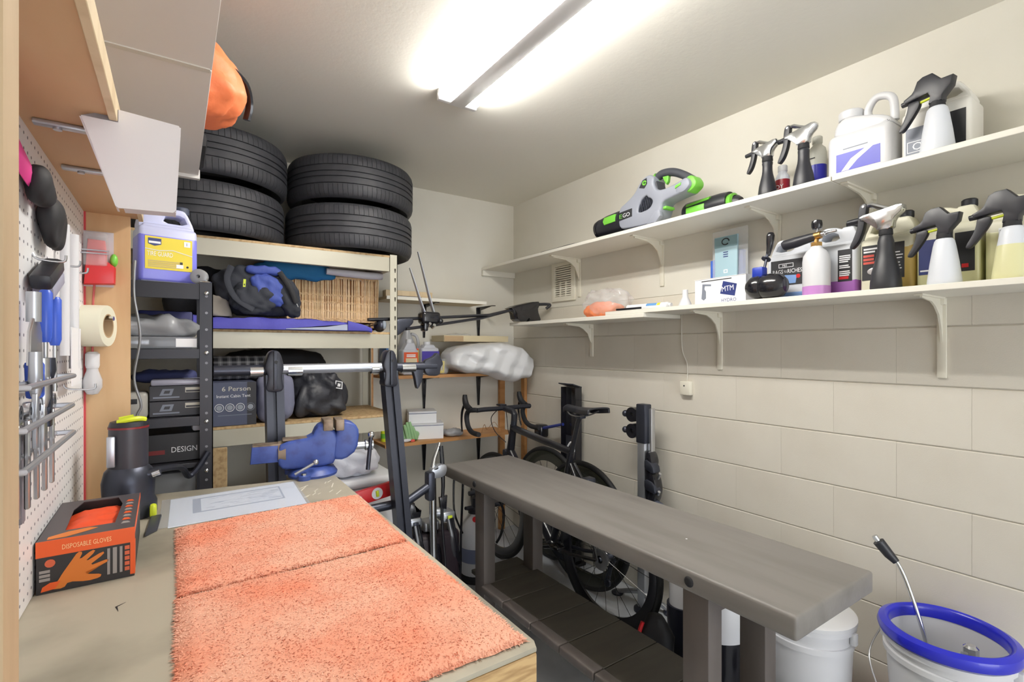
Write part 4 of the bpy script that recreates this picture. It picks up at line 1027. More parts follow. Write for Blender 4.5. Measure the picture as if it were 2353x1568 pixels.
def sackf(u, v):
    """a filled bag: flat under the tray, sagging over the shelf front towards its right end"""
    x = 1.435+.66*u
    end = math.sin(PI*min(1, max(0, (u*.975+.0125))))**.2
    def mix(pts, q):
        for (a, p), (b_, r) in zip(pts, pts[1:]):
            if q <= b_: return p+(r-p)*(q-a)/(b_-a)
        return pts[-1][1]
    zt = mix([(0, 1.35), (.08, 1.376), (.6, 1.386), (.85, 1.372), (1, 1.29)], u)
    zb = mix([(0, 1.2), (.1, 1.182), (.4, 1.168), (.62, 1.125), (.8, 1.098), (.93, 1.115), (1, 1.2)], u)
    a = 2*PI*v
    c, s_ = math.cos(a), math.sin(a)
    yy = -math.copysign(abs(c)**.6, c); zz = math.copysign(abs(s_)**.65, s_)
    zc, hz = (zt+zb)/2, (zt-zb)/2*end
    y, z = 2.875+.135*yy*end, zc+hz*zz
    tri = lambda t: abs((t % 1)-.5)*2
    d = .017*tri(x*4.1+z*5.2)+.012*tri(x*7.7-z*4.1+.3)+.008*tri(x*2.2+z*13+.1)+.010*noise.noise(Vector((x*9, z*9, y*9)))
    y += -.02+d if yy < .2 else 0
    z += (d-.018)*.5 if zz < .9 else .004*noise.noise(Vector((x*20, y*20, 2)))
    if y > 2.845: z = max(z, 1.1805)
    return Vector((x, min(y, 3.09), min(z, 1.388)))
sk = B().surf(sackf, 90, 64)
bmesh.ops.remove_doubles(sk.bm, verts=sk.bm.verts[:], dist=.0004)
bmesh.ops.holes_fill(sk.bm, edges=[e for e in sk.bm.edges if e.is_boundary], sides=80)
bmesh.ops.recalc_face_normals(sk.bm, faces=sk.bm.faces[:])
tag(obj('plastic_sack', sk, M('sack_film', (218, 219, 222), .3, bump=(16, .4, .008), coat=.2), smooth=60), 'large crumpled white plastic sack bulging off the middle back shelf', 'sack')
t = thing('cardboard_tray', 'shallow cardboard tray resting on the white plastic sack', 'tray', (1.68, 2.98, 1.39), R(1))
obj('base', box(-.25, .25, -.09, .09, 0, .003), M('tray_cream', (206, 192, 158), .7), t)
for a in ((-.25, .25, -.092, -.088), (-.25, .25, .088, .092), (-.252, -.248, -.09, .09), (.248, .252, -.09, .09)): obj('side', box(*a, 0, .04), M('tray_cream', (206, 192, 158), .7), t)
obj('brown_end', box(-.25, -.11, -.0945, -.0925, .002, .036), card, t)
tag(obj('clear_film', B().blob((1.6, 3.0, 1.42), (.2, .08, .05), .8, .012, 20, 80, 28, clampz(1.394)), clear_m), 'scrap of clear film lying in the cardboard tray', 'film')
tag(obj('wood_board', box(1.06, 1.37, 2.93, 2.99, 1.6615, 1.705, .003), wood_l), 'pale wooden board lying on the top back shelf', 'board')
tag(obj('steel_ruler', box(1.12, 1.27, 2.875, 2.895, 1.661, 1.666), gun), 'thin dark strip lying in front of the pale board', 'ruler')
# lowest back shelf
for lab, x, y, z, w_, h_ in (('larger white carton, under the small one on the low back shelf', 1.345, 2.98, .767, .21, .1), ('smaller white carton, topmost of the two on the low back shelf', 1.325, 3.0, .868, .175, .075)):
    t = thing('white_carton', lab, 'box', (x, y, z), R(-18), 'white cartons on the low back shelf')
    obj('carton', box(-w_/2, w_/2, -.075, .075, 0, h_, .001, 1), paper, t)
    obj('lid', box(-w_/2-.001, w_/2+.001, -.076, .076, h_-.012, h_+.0006, .001, 1), white_m, t)
    obj('lid_gap', box(-w_/2-.0008, w_/2+.0008, -.0768, .07, h_-.0145, h_-.0122), navy, t)
gl = M('glove_green', (150, 190, 140), .8, bump=(140, .4, .003))
t = thing('work_gloves', 'pale green work gloves slumped beside the white cartons', 'gloves', (1.19, 2.92, .767), R(10))
obj('palm', B().blob((0, 0, .05), (.075, .05, .1), .8, .01, 20, 81, 28, clampz(.001), .5), gl, t)
for i, (x, z, h_) in enumerate(((-.03, .04, .065), (-.012, .03, .09), (.008, .03, .09), (.028, .03, .06))):
    obj('finger', B().tube(cat([(x, -.02, z+h_), (x+.003, -.032, z+h_*.6), (x+.012, -.034, z), (x+.02, -.036, .012)], 4), [.008, .0105, .0105, .008], 8), gl, t)
obj('cuff', B().blob((.055, .0, .03), (.06, .05, .055), .8, .008, 24, 83, 24, clampz(.001), .5), gl, t)
t = thing('container', 'lime yellow container at the left end of the low back shelf', 'container', (1.075, 2.99, .767), 0)
obj('can', B().lathe([(0, 0), (.024, 0), (.025, .003), (.025, .085), (.016, .1), (0, .1)], n=20), lime, t)
obj('label_wrap', B().lathe([(.0254, .02), (.0254, .05)], n=20, cap=False), green_m, t)
tag(obj('rag', B().blob((1.16, 2.885, .778), (.1, .03, .02), .8, .004, 30, 85, 24, clampz(.767)), M('rag_white', (220, 220, 224), .8)), 'white rag with folds lying before the green gloves', 'rag')
tag(obj('red_clip', box(1.2, 1.225, 2.872, 2.885, .767, .782, .003), M('clip_red', (220, 90, 80))), 'small red clip at the front edge of the low back shelf', 'clip')
tag(obj('bubble_bag', B().blob((1.52, 2.93, .79), (.14, .1, .05), .8, .01, 22, 86, 28, clampz(.767), .6), M('bag_grey_clear', (168, 170, 174), .25, alpha=.85)), 'grey clear bag lying right of the white cartons', 'bag')
tag(obj('black_strip', B().tube([(1.47, 3.0, .785), (1.6, 2.95, .78)], [.022, .016], 10, flat=.7), gun), 'dark roll lying behind the clear grey bag', 'roll')
tag(obj('wire_loop', B().tube(cat([(1.72, 2.9, .769), (1.76, 2.93, .82), (1.8, 2.96, .78), (1.84, 2.93, .83), (1.87, 2.9, .769)], 6), .0016, 6), M('copper_wire', (150, 110, 70), .4, .6)), 'thin bent wire standing on the low back shelf by the handlebar', 'wire')
# ------------------------------------------------------------------ grey bench
bench_m = M('bench_grey', (128, 124, 121), .5, var=(3.5, (114, 110, 107), .4, .7), bump=(26, .12, .002), stretch=(4, .5, 4))
leg_m = M('bench_leg', (98, 91, 88), .5, var=(5, (88, 82, 78), .4, .7), stretch=(3, 3, .5))
plank_m = M('bench_plank', (86, 82, 74), .55, var=(6, (76, 72, 66), .4, .7), stretch=(.6, 3, 3))
t = thing('bench', 'long dark grey wooden bench with slatted lower shelf by the bicycle', 'bench', (0, 0, 0))
obj('bench_top', box(1.145, 1.555, .555, 2.322, .686, .745, .009, 3), bench_m, t)
for x, y in ((1.172, .795), (1.172, 1.955), (1.452, .795), (1.452, 1.955)):
    obj('leg', box(x, x+.062, y, y+.082, 0, .6855, .004), leg_m, t)
for y in (.805, 1.965): obj('cross_rail', box(1.235, 1.45, y, y+.06, .62, .6855, .003), leg_m, t)
y = .66
ys = [.66, .845, 1.03, 1.217, 1.40, 1.577, 1.777, 1.955]
for i in range(len(ys)-1):
    y0, y1 = ys[i]+.002, ys[i+1]-.002
    if i == 0: y0 = .88
    if i == 1 and False: pass
    if y1 <= y0: continue
    obj('plank', box(1.205, 1.478, y0, y1, .236, .255, .002, 1), plank_m, t)
    obj('nosing', box(1.156, 1.204, y0, y1, .225, .258, .006, 3), leg_m, t)
obj('plank', box(1.205, 1.478, 2.04, 2.13, .236, .255, .002, 1), plank_m, t)
obj('plank', box(1.236, 1.45, 1.957, 2.038, .236, .255, .002, 1), plank_m, t)
for y in (.836, 1.996): obj('bolt', B().ball((1.1445, y, .715), (.006, .0145, .0145), 14), dblack, t)
obj('white_fleck', B().cyl((1.33, .98, .745), (1.33, .98, .7453), .003), paper, t)

# ------------------------------------------------------------------ road bicycle behind the bench
frame_m = M('frame_black', (24, 25, 32), .28, coat=.5)
def wheel(t, x, z, y=0, deep=.045, tyre_r=.0145, cassette=False, rim=None):
    Rr = .335
    rot = Matrix.Rotation(PI/2, 4, 'X')
    obj('tyre', B().tube([(x+(Rr-tyre_r)*math.cos(a), y, z+(Rr-tyre_r)*math.sin(a)) for a in [i*2*PI/72 for i in range(72)]], tyre_r, 10, closed=True), rubber, t)
    r1 = Rr-2*tyre_r+.004
    obj('rim', B().lathe([(r1-deep, -.006), (r1-deep, .006), (r1-deep*.5, .012), (r1, .011), (r1, -.011), (r1-deep*.5, -.012)], (x, y, z), 72, rot, closed=True), rim or frame_m, t)
    b = B(); n = 20
    for i in range(n):
        a = i/n*2*PI; off = .55*(1 if i % 4 < 2 else -1); s = 1 if i % 2 else -1
        b.tube([(x+.02*math.cos(a+off), y+s*.026, z+.02*math.sin(a+off)), (x+(r1-deep)*math.cos(a), y+s*.002, z+(r1-deep)*math.sin(a))], .0013, 5)
    o = obj('spokes', b, gloss_black, t); o['kind'] = 'stuff'
    obj('hub', B().lathe([(.009, -.05), (.02, -.028), (.014, -.02), (.014, .02), (.02, .028), (.009, .05)], (x, y, z), 16, rot), gun, t)
t = thing('bicycle', 'black road bicycle with drop bars standing between bench and block wall', 'bicycle', (1.72, 1.72, 0), PI/2)
RAX, FAX, BBK = (0, 0, .335), (.985, 0, .335), (.41, 0, .268)
SC, HT, HB = (.255, 0, .80), (.80, 0, .855), (.83, 0, .705)
wheel(t, *RAX[::2]); wheel(t, *FAX[::2])
fr = B()
fr.tube([SC, HT], [.0185, .021], 14).tube([HB, BBK], [.028, .03], 14).tube([SC, BBK], [.0175, .02], 14).tube([(.795, 0, .872), HB], [.022, .025], 14)
fr.ball(BBK, (.032, .04, .032), 14)
for s in (-1, 1):
    fr.tube([(SC[0]-.004, s*.012, SC[2]-.06), (.12, s*.03, .57), (.0, s*.062, .335)], [.0095, .0085, .007], 10)
    fr.tube([(BBK[0]-.02, s*.03, BBK[2]), (.2, s*.045, .29), (.0, s*.062, .335)], [.012, .01, .009], 10)
obj('frame', fr, frame_m, t)
fk = B().tube([(HB[0], 0, HB[2]), (.838, 0, .675)], [.024, .03], 12)
for s in (-1, 1): fk.tube(cat([(.84, s*.03, .685), (.875, s*.045, .55), (.935, s*.052, .42), (.985, s*.054, .335)], 4), [.016, .013, .011, .008], 10)
obj('fork', fk, frame_m, t)
obj('seat_post', B().tube([SC, (.205, 0, .96), (.185, 0, 1.0)], .0135, 12), frame_m, t)
sd = B()
def sad(u, v):
    x = .30-u*.25; wd = (.017+.004*math.sin(u*3)+.055*max(0, u-.42)**1.25/.5**.9)
    a = (v-.5)*PI*1.15
    yv = wd*math.sin(a)*1.05; zz = 1.028+.012*math.cos(a*.9)+.018*(u-.45)**2*2-(.014 if abs(a) > 1.45 else 0)
    if u < .06: zz -= .012*(1-u/.06)
    return Vector((x, yv, zz))
o = obj('saddle', sd.surf(sad, 30, 16), black_m, t, solid=.008)
for s in (-1, 1): obj('saddle_rail', B().tube(cat([(.28, s*.01, 1.022), (.24, s*.02, 1.0), (.16, s*.022, 1.0), (.085, s*.03, 1.03)], 4), .0035, 6), steel, t)
obj('saddle_clamp', box(.165, .205, -.02, .02, .985, 1.008, .004), gun, t)
obj('stem', B().tube([(.79, 0, .90), (.785, 0, .94), (.8, 0, .955), (.90, 0, .965)], [.019, .02, .019, .017], 14), black_m, t)
obj('spacer', B().cyl((.797, 0, .862), (.79, 0, .9), .019), gun, t)
hb = B().tube(cat([(.90, -.2, .966), (.9, -.15, .968), (.9, -.05, .967), (.9, .05, .967), (.9, .15, .968), (.9, .2, .966)], 3), .0145, 12)
obj('handlebar', hb, black_m, t)
for s in (-1, 1):
    pts = cat([(.9, s*.195, .967), (.925, s*.21, .966), (.98, s*.213, .955), (1.0, s*.215, .915), (.975, s*.218, .86), (.92, s*.222, .832), (.83, s*.226, .83)], 6)
    obj('drop', B().tube(pts, [.0145, .0155, .0155, .0155, .015], 12), M('bar_tape', (30, 31, 36), .75, bump=(200, .3, .001)), t)
    obj('brake_hood', B().tube(cat([(.955, s*.212, .965), (1.005, s*.212, .985), (1.03, s*.21, 1.02), (1.034, s*.209, 1.052)], 4), [.018, .02, .019, .0165, .013], 12), M('hood_rubber', (26, 27, 31), .6), t)
    obj('brake_lever', B().tube(cat([(1.03, s*.213, .995), (1.055, s*.218, .94), (1.05, s*.224, .87), (1.035, s*.228, .82)], 4), [.008, .008, .006, .005], 8), gloss_black, t)
    obj('brake_cable', B().tube(cat([(.93, s*.03, .955), (.96, s*.06, .9), (.93, s*.05, .82), (.85, s*.02, .76)], 5), .0025, 6), gloss_black, t)
obj('computer_mount', box(.905, .96, -.025, .025, .978, .99, .006), black_m, t)
for (x, z) in ((.85, .68), (.12, .66)): obj('brake_caliper', box(x-.02, x+.03, -.03, .03, z-.02, z+.035, .01), gun, t)
obj('front_light', box(.93, .965, -.22, -.195, .7, .76, .008), chrome, t) if False else None
rot = Matrix.Rotation(PI/2, 4, 'X')
obj('chainring', B().lathe([(.062, -.002), (.1, -.002), (.1, .002), (.062, .002)], (BBK[0], -.05, BBK[2]), 48, rot, closed=True), gun, t)
for k in range(4):
    a = k*PI/2+.4
    obj('crank_spider', B().tube([(BBK[0], -.052, BBK[2]), (BBK[0]+.066*math.cos(a), -.052, BBK[2]+.066*math.sin(a))], [.014, .008], 8), gun, t)
for s, a in ((-1, -.35), (1, PI-.35)):
    e = (BBK[0]+.17*math.cos(a), s*.068, BBK[2]+.17*math.sin(a))
    obj('crank', B().tube([(BBK[0], s*.06, BBK[2]), e], [.014, .011], 10), gloss_black, t)
    obj('pedal', box(e[0]-.035, e[0]+.035, min(s*.075, s*.13), max(s*.075, s*.13), e[2]-.008, e[2]+.008, .005), gloss_black, t)
obj('cassette', B().lathe([(.018, -.045), (.05, -.045), (.03, -.015), (.018, -.015)], RAX, 30, rot, closed=True), steel, t)
ch = [(BBK[0]+.095*math.cos(a), -.05, BBK[2]+.095*math.sin(a)) for a in [PI/2-.1-i*.26 for i in range(12)]]
obj('chain', B().tube(ch+[(.06, -.045, .19), (.03, -.045, .21), (.05, -.045, .26), (-.02, -.045, .29), (-.04, -.045, .335), (.0, -.045, .375)], .0035, 6, closed=True), dblack, t)
obj('rear_derailleur', B().tube([(.005, -.055, .31), (.03, -.055, .26), (.045, -.05, .19)], [.014, .012, .013], 10).cyl((.04, -.052, .185), (.04, -.04, .185), .02), gun, t)

deep = M('carbon_green_sheen', (44, 46, 38), .25, coat=.4)  # olive tint paints greenish reflections into the black carbon
for lab, x, y in (('spare bicycle wheel between bicycle and black wall post', 1.9, 2.07), ('spare bicycle wheel leaning on the block wall nearer the corner', 1.985, 2.5)):
    t = thing('spare_wheelset', lab, 'wheel', (x, y, 0), PI/2)
    wheel(t, 0, .335, 0, .06, rim=deep); t.rotation_euler = (0, R(1.5), PI/2); t.scale = (1.06, 1.06, 1.06)
t = thing('wall_post', 'black flat channel post with small top flange against the block wall', 'post', (2.075, 2.37, 0), 0)
obj('channel', B().prism([(-.07, 0), (.07, 0), (.07, 1.1), (-.07, 1.1)], 0, .012, 'yz', bev=.002).box(-.04, 0, -.07, -.064, 0, 1.1).box(-.04, 0, .064, .07, 0, 1.1), gloss_black, t)
obj('top_flange', B().prism([(-.06, 1.12), (.012, 1.1), (.012, 1.106), (-.06, 1.127)], -.07, .07, 'xz'), gun, t)
obj('emblem', B().tube(cat([(-.0415, -.045, .68), (-.0415, -.06, .72), (-.0415, -.03, .76), (-.0415, -.0, .73)], 5), .006, 6), paper, t)
obj('emblem_back', box(-.041, -.038, -.07, .02, .64, .8), gun, t)
obj('foot', box(-.05, .03, -.09, .09, 0, .02, .004), gloss_black, t)
obj('blue_strut', B().tube([(-.03, .06, .86), (-.03, .3, .80)], .01, 8), M('strut_blue', (44, 56, 130), .35), t)
obj('tool_pouch', box(-.06, .02, .26, .34, .74, .83, .02, 3), gloss_black, t)

t = thing('repair_stand', 'silver pole stand with black twin jaw head by the block wall', 'stand', (1.985, 1.72, 0), 0)
obj('pole', box(-.022, .022, -.024, .024, .02, .92, .004), alu, t)
obj('pole_head', box(-.026, .026, -.03, .03, .86, 1.06, .006), gun, t)
for z in (1.0, .915):
    o = obj('jaw', B().lathe([(.012, -.024), (.038, -.024), (.038, .024), (.012, .024)], (0, .062, z), 24, Matrix.Rotation(PI/2, 4, 'Y'), closed=True), gloss_black, t)
    obj('jaw_knob', B().ball((-.01, .115, z), (.018, .018, .018), 12).cyl((-.01, .095, z), (-.01, .12, z), .008), gun, o)
obj('folded_clamp', B().prism([(-.025, .83), (-.06, .82), (-.075, .77), (-.06, .74), (-.085, .7), (-.1, .64), (-.085, .58), (-.05, .54), (-.025, .56)], -.025, .035, 'yz', bev=.01, ch=2), gloss_black, t)
obj('clamp_jaw', B().prism([(-.03, .79), (-.085, .765), (-.095, .72), (-.05, .73), (-.03, .74)], -.035, .02, 'yz', bev=.008, ch=1), gun, t)
obj('clamp_jaw', B().prism([(-.03, .69), (-.09, .675), (-.105, .62), (-.05, .63), (-.03, .64)], -.035, .02, 'yz', bev=.008, ch=1), gun, t)
obj('side_rail', box(.0, .03, -.05, -.03, .66, 1.04, .004), steel, t)
obj('wing_screw', B().tube([(-.01, -.1, .7), (-.02, -.12, .73)], .007, 8).tube([(-.01, -.1, .62), (-.02, -.115, .64)], .007, 8), steel, t)
obj('grey_cowl', B().ball((.0, -.05, .49), (.06, .12, .1), 20), M('cowl_grey', (84, 90, 106), .4), t)
for s, e in ((1, (-.05, -.16)), (-1, (.08, -.1)), (1, (.02, .2))):
    o = obj('leg', B().tube([(0, 0, .1), (e[0]*.6, e[1]*.6, .05), (*e, .015)], [.014, .013, .011], 10), alu, t)
    obj('foot', B().lathe([(0, 0), (.03, 0), (.034, .01), (.02, .02), (0, .022)], (*e, 0), 20), gun, o)
obj('base', B().lathe([(0, 0), (.05, 0), (.05, .012), (.02, .02), (0, .02)], (0, 0, 0), 24), gun, t)

# pump sprayer
t = thing('pump_sprayer', 'white pump sprayer tank with black pump and hose behind bench leg', 'sprayer', (1.46, 2.52, 0), 0)
obj('base', B().lathe([(.0, 0), (.098, 0), (.1, .03), (.085, .055), (0, .055)], n=28), dblack, t)
obj('tank', B().lathe([(.0, .03), (.09, .035), (.101, .07), (.101, .26), (.09, .31), (.06, .36), (.04, .39), (.034, .4)], n=32), white_m, t)
obj('grey_label', B().lathe([(.1016, .12), (.1016, .2)], n=32, cap=False), M('label_steelblue', (120, 128, 158), .45), t)
obj('pump', B().lathe([(.05, .385), (.05, .41), (.03, .42), (.03, .47), (.014, .475), (.014, .5), (0, .5)], n=20), black_m, t)
obj('handle', B().tube([(-.05, 0, .5), (.05, 0, .5)], .014, 10), black_m, t)
obj('spout', B().tube([(-.045, -.02, .42), (-.09, -.03, .43)], [.016, .01], 10), black_m, t)
obj('red_valve', B().cyl((-.05, -.07, .37), (-.03, -.05, .36), .016), red_m, t)
obj('hose', B().tube(cat([(.04, -.04, .41), (.1, -.05, .46), (.15, -.06, .38), (.13, -.07, .26), (.1, -.06, .2)], 6), .008, 8), gloss_black, t)
obj('wand', B().tube([(-.14, -.06, .02), (-.13, -.05, .3), (-.11, -.04, .62)], .007, 8).tube(cat([(-.12, -.05, .3), (-.165, -.04, .42), (-.165, -.03, .58), (-.15, -.03, .66)], 5), .006, 8), gloss_black, t)

# ------------------------------------------------------------------ buckets on the right
t = thing('bucket', 'white bucket with bright blue rim ring, rightmost on the floor', 'bucket', (1.93, .50, 0), 0)
obj('dolly', B().lathe([(0, .06), (.15, .06), (.165, .07), (.165, .1), (.15, .11), (0, .11)], n=36), dblack, t)
for a in (.6, 2.2, 3.8, 5.4): obj('caster', B().cyl((.12*math.cos(a)-.012, .12*math.sin(a), .03), (.12*math.cos(a)+.012, .12*math.sin(a), .03), .0298, n=16), gun, t)
obj('pail', B().lathe([(.0, .112), (.128, .112), (.147, .40), (.155, .402), (.155, .418), (.148, .42), (.148, .438), (.157, .44), (.157, .455), (.15, .457), (.15, .475), (.142, .475), (.138, .40), (.122, .125), (0, .125)], n=56), white_m, t)
obj('rim_ring', B().lathe([(.139, .462), (.139, .49), (.143, .497), (.15, .5), (.166, .492), (.17, .478), (.166, .464), (.156, .46)], n=56, closed=True), royal, t)
obj('handle_ear', box(-.012, .012, .145, .168, .4, .45, .006), white_m, t)
obj('handle_ear', box(-.012, .012, -.168, -.145, .4, .45, .006), white_m, t)
obj('bail', B().tube(cat([(0, .17, .42), (-.06, .18, .34), (-.165, .09, .27), (-.18, 0, .26), (-.165, -.09, .27), (-.06, -.18, .34), (0, -.17, .42)], 6), .0025, 6), steel, t)
obj('print_patch', B().lathe([(.1378, .2), (.1428, .29)], n=40, cap=False), M('faint_print', (206, 208, 214), .4), t) if False else None
t = thing('spray_wand', 'chrome spray wand with black grip leaning in the blue rimmed bucket', 'wand', (0, 0, 0))
obj('rod', B().tube(cat([(1.93, .48, .135), (1.965, .555, .40), (1.985, .61, .56), (1.99, .64, .625), (1.985, .66, .65)], 5), .0065, 10), chrome, t)
obj('grip', B().tube([(1.988, .645, .632), (1.984, .664, .652), (1.972, .69, .69)], [.011, .016, .018], 12), black_m, t)
obj('tip', B().cyl((1.972, .69, .69), (1.967, .70, .707), .0085), chrome, t)
t = thing('hose_fitting', 'small chrome hose coupling lying inside the blue rimmed bucket', 'fitting', (1.955, .45, .126), 0)
obj('hose_body', B().tube([(0, 0, 0), (.0, 0, .29)], .014, 12), gun, t)
obj('coupling', B().tube([(0, 0, .29), (0, 0, .33), (0, 0, .336)], [.019, .019, .012], 8), chrome, t)
obj('stub', B().tube([(-.024, .012, .27), (-.012, .01, .312)], .01, 10), steel, t)
t = thing('bucket', 'plain white bucket behind the near end of the bench', 'bucket', (1.84, .86, 0), 0)
obj('pail', B().lathe([(0, 0), (.122, 0), (.138, .34), (.142, .342), (.142, .36), (.137, .362), (.138, .40), (.147, .402), (.147, .418), (.138, .42), (.13, .34), (.116, .012), (0, .012)], n=48), M('pail_milky', (216, 217, 222), .35), t)
obj('lid', B().lathe([(0, .416), (.14, .416), (.15, .42), (.15, .432), (.14, .436), (0, .43)], n=48), white_m, t)
obj('handle_ear', box(-.012, .012, -.158, -.138, .37, .41, .006), white_m, t)
t = thing('bucket', 'black and white bucket seen between the near bench legs', 'bucket', (1.69, 1.11, 0), 0)
obj('pail', B().lathe([(0, 0), (.1, 0), (.112, .29), (0, .29)], n=40), gloss_black, t)
obj('white_top', B().lathe([(0, .2901), (.113, .2901), (.113, .42), (.1, .44), (0, .44)], n=40), white_m, t)
t = thing('tub', 'white cylinder in a dark pot behind the near bench leg', 'tub', (1.80, 1.345, 0), 0)
obj('pot', B().lathe([(0, 0), (.055, 0), (.066, .2), (.066, .25), (0, .25)], n=28), M('pot_navy', (24, 26, 40), .4), t)
obj('cylinder', B().lathe([(0, .2501), (.056, .2501), (.056, .4), (0, .405)], n=28), white_m, t)
t = thing('knee_pad', 'black padded boot shaped bag with red edge under the bench side', 'bag', (1.575, 1.30, 0), R(20))
def kp(v):
    v.co.z = max(v.co.z, 0)
obj('pad', B().blob((0, 0, .14), (.09, .13, .29), .7, .012, 14, 91, 32, kp, .6), dblack, t)
obj('red_edge', B().tube(cat([(-.03, .045, .26), (-.045, .055, .2), (-.05, .03, .1), (-.04, -.03, .04)], 5), .008, 8), red_m, t)
tag(obj('red_hose', B().tube([(2.035+.05*math.cos(a), .72+.05*math.sin(a), .012+.0035*a) for i, a in enumerate([k*.35 for k in range(72)])], .011, 8), M('hose_red', (226, 66, 40), .4)), 'orange red hose coiled on the floor by the white buckets', 'hose')
tag(obj('crumpled_rag', B().blob((1.72, .70, .03), (.16, .1, .06), .8, .012, 30, 95, 32, clampz(0), .8), M('dark_rag', (52, 40, 38), .8)), 'dark crumpled rag on the floor below the bench end', 'rag')

# ------------------------------------------------------------------ things on the workbench
plush = M('towel_orange', (234, 174, 148), .9, var=(6, (233, 142, 110), .42, .7), bump=(220, .5, .003))
pile = M('towel_pile', (235, 180, 156), .9, var=(6, (228, 136, 102), .42, .7))
def towel(label, c, seed):
    """c: four corners counter-clockwise from the near left one, in the table's plane"""
    t = thing('towel', label, 'towel', (0, 0, T), 0, 'orange plush towels on the workbench')
    rs = random.Random(seed)
    def at(u, v):
        a = Vector(c[0]).lerp(Vector(c[1]), u); b_ = Vector(c[3]).lerp(Vector(c[2]), u)
        return a.lerp(b_, v)
    def f(u, v):
        p = at(u, v); e = min(u, 1-u, v, 1-v)
        n_ = noise.noise(Vector((p.x*60, p.y*60, seed)))*.004*(1 if e < .001 else 0)
        h = .0125*min(1, (e*18)**.5)+.0018*noise.noise(Vector((p.x*14, p.y*14, seed)))+.0012*noise.noise(Vector((p.x*70, p.y*70, seed)))
        return Vector((p.x+n_, p.y+n_, max(h, .0008)))
    obj('pad', B().surf(f, 90, 80), plush, t)
    b = bmesh.new()
    for i in range(17000):
        edge = i < 2600
        if edge:
            q = rs.random(); k = i % 4
            u, v = [(q, rs.uniform(0, .012)), (q, 1-rs.uniform(0, .012)), (rs.uniform(0, .012), q), (1-rs.uniform(0, .012), q)][k]
        else: u, v = rs.random(), rs.random()
        p = f(u, v); l = rs.uniform(.0008, .0019); a = rs.uniform(0, 6.28)
        out = Vector(((u > .985)-(u < .015), (v > .985)-(v < .015), 0))*.004 if edge else Vector((0, 0, 0))
        d = Vector((math.cos(a)*.0028, math.sin(a)*.0028, l*(.5 if edge else 1)))+out
        s = Vector((-math.sin(a), math.cos(a), 0))*.0014
        b.faces.new((b.verts.new(p-s), b.verts.new(p+s), b.verts.new(p+d)))
    bb = B(); bb._in(b)
    o = obj('pile', bb, pile, t); o['kind'] = 'stuff'
towel('far orange plush towel with wavy back edge on the workbench', [(.003, 1.026), (.424, 1.04), (.437, 1.44), (.0, 1.41)], 1)
towel('near orange plush towel at the front corner of the workbench', [(-.003, .60), (.424, .588), (.424, 1.028), (.0, 1.014)], 2)

t = thing('drawing_sleeve', 'clear plastic sleeve holding a pale printed drawing on the workbench', 'paper', (0, 0, T), 0)
pq = [(-.016, 1.435), (.30, 1.452), (.312, 1.712), (-.012, 1.70)]
obj('sheet', B().prism(pq, .0008, .0014, 'xy'), M('pale_sheet', (232, 238, 248), .35), t)
def inside(u, v):
    a = Vector(pq[0]).lerp(Vector(pq[1]), u); b_ = Vector(pq[3]).lerp(Vector(pq[2]), u); return a.lerp(b_, v)
def quad(u0, u1, v0, v1): return [tuple(inside(u, v)) for u, v in ((u0, v0), (u1, v0), (u1, v1), (u0, v1))]
dg_ = M('drawing_grey', (170, 180, 200), .4)
obj('print_frame', B().prism(quad(.16, .86, .34, .88), .0015, .0018, 'xy', holes=[quad(.22, .845, .37, .85)]), dg_, t)
b = B(); rr = random.Random(8)
for i in range(46):
    u, v = rr.uniform(.24, .8), rr.uniform(.4, .82); p, q = inside(u, v), inside(min(u+rr.uniform(.02, .14), .84), v+rr.uniform(-.02, .02))
    b.tube([(p.x, p.y, .0016), (q.x, q.y, .0016)], rr.uniform(.0006, .0018), 4, flat=.2)
o = obj('drawing_line', b, dg_, t); o['kind'] = 'stuff'
obj('clear_sleeve', B().prism([(-.035, 1.44), (.308, 1.442), (.316, 1.716), (-.032, 1.705)], .0019, .0023, 'xy'), clearmat('sleeve_clear', (220, 226, 236), .2), t)

# vise
t = thing('bench_vise', 'blue iron bench vise with bare worn jaws on the bench corner', 'vise', (.388, 1.785, T), R(-8))
rust = M('bare_iron', (150, 134, 118), .5, .5, var=(30, (104, 88, 74), .45, .7))
obj('swivel_base', B().lathe([(.0, 0), (.078, 0), (.08, .008), (.07, .022), (.05, .03), (0, .03)], (-.0, -.0, 0), 32), blue_m, t)
for a in (.8, 2.6, 4.3): 
    obj('base_lug', B().lathe([(0, 0), (.02, 0), (.02, .014), (0, .016)], (.078*math.cos(a), .078*math.sin(a), 0), 16), blue_m, t)
    obj('bolt', B().lathe([(0, .014), (.009, .014), (.009, .022), (0, .024)], (.078*math.cos(a), .078*math.sin(a), 0), 6), chrome, t)
obj('lock_lever', B().tube([(-.06, -.075, .022), (-.0, -.07, .052)], .005, 8).ball((.004, -.07, .054), .01, 10), steel, t)
obj('fixed_body', B().prism([(-.11, .05), (-.09, .028), (.06, .03), (.075, .06), (.08, .135), (.035, .178), (.01, .165), (-.005, .13), (-.07, .125), (-.11, .11)], -.037, .037, 'xz', bev=.01, seg=3, ch=1), blue_m, t)
obj('slide_beam', B().prism([(-.19, .055), (-.08, .055), (-.08, .112), (-.185, .112)], -.027, .027, 'xz', bev=.006), blue_m, t)
obj('slide_top', box(-.184, -.08, -.025, .025, .108, .1155, .003), rust, t)
obj('worn_ring', B().tube([(-.108, 0, .082), (-.085, 0, .082)], [.038, .042], 20), rust, t)
obj('anvil_top', box(-.095, -.01, -.026, .026, .122, .129, .003), rust, t)
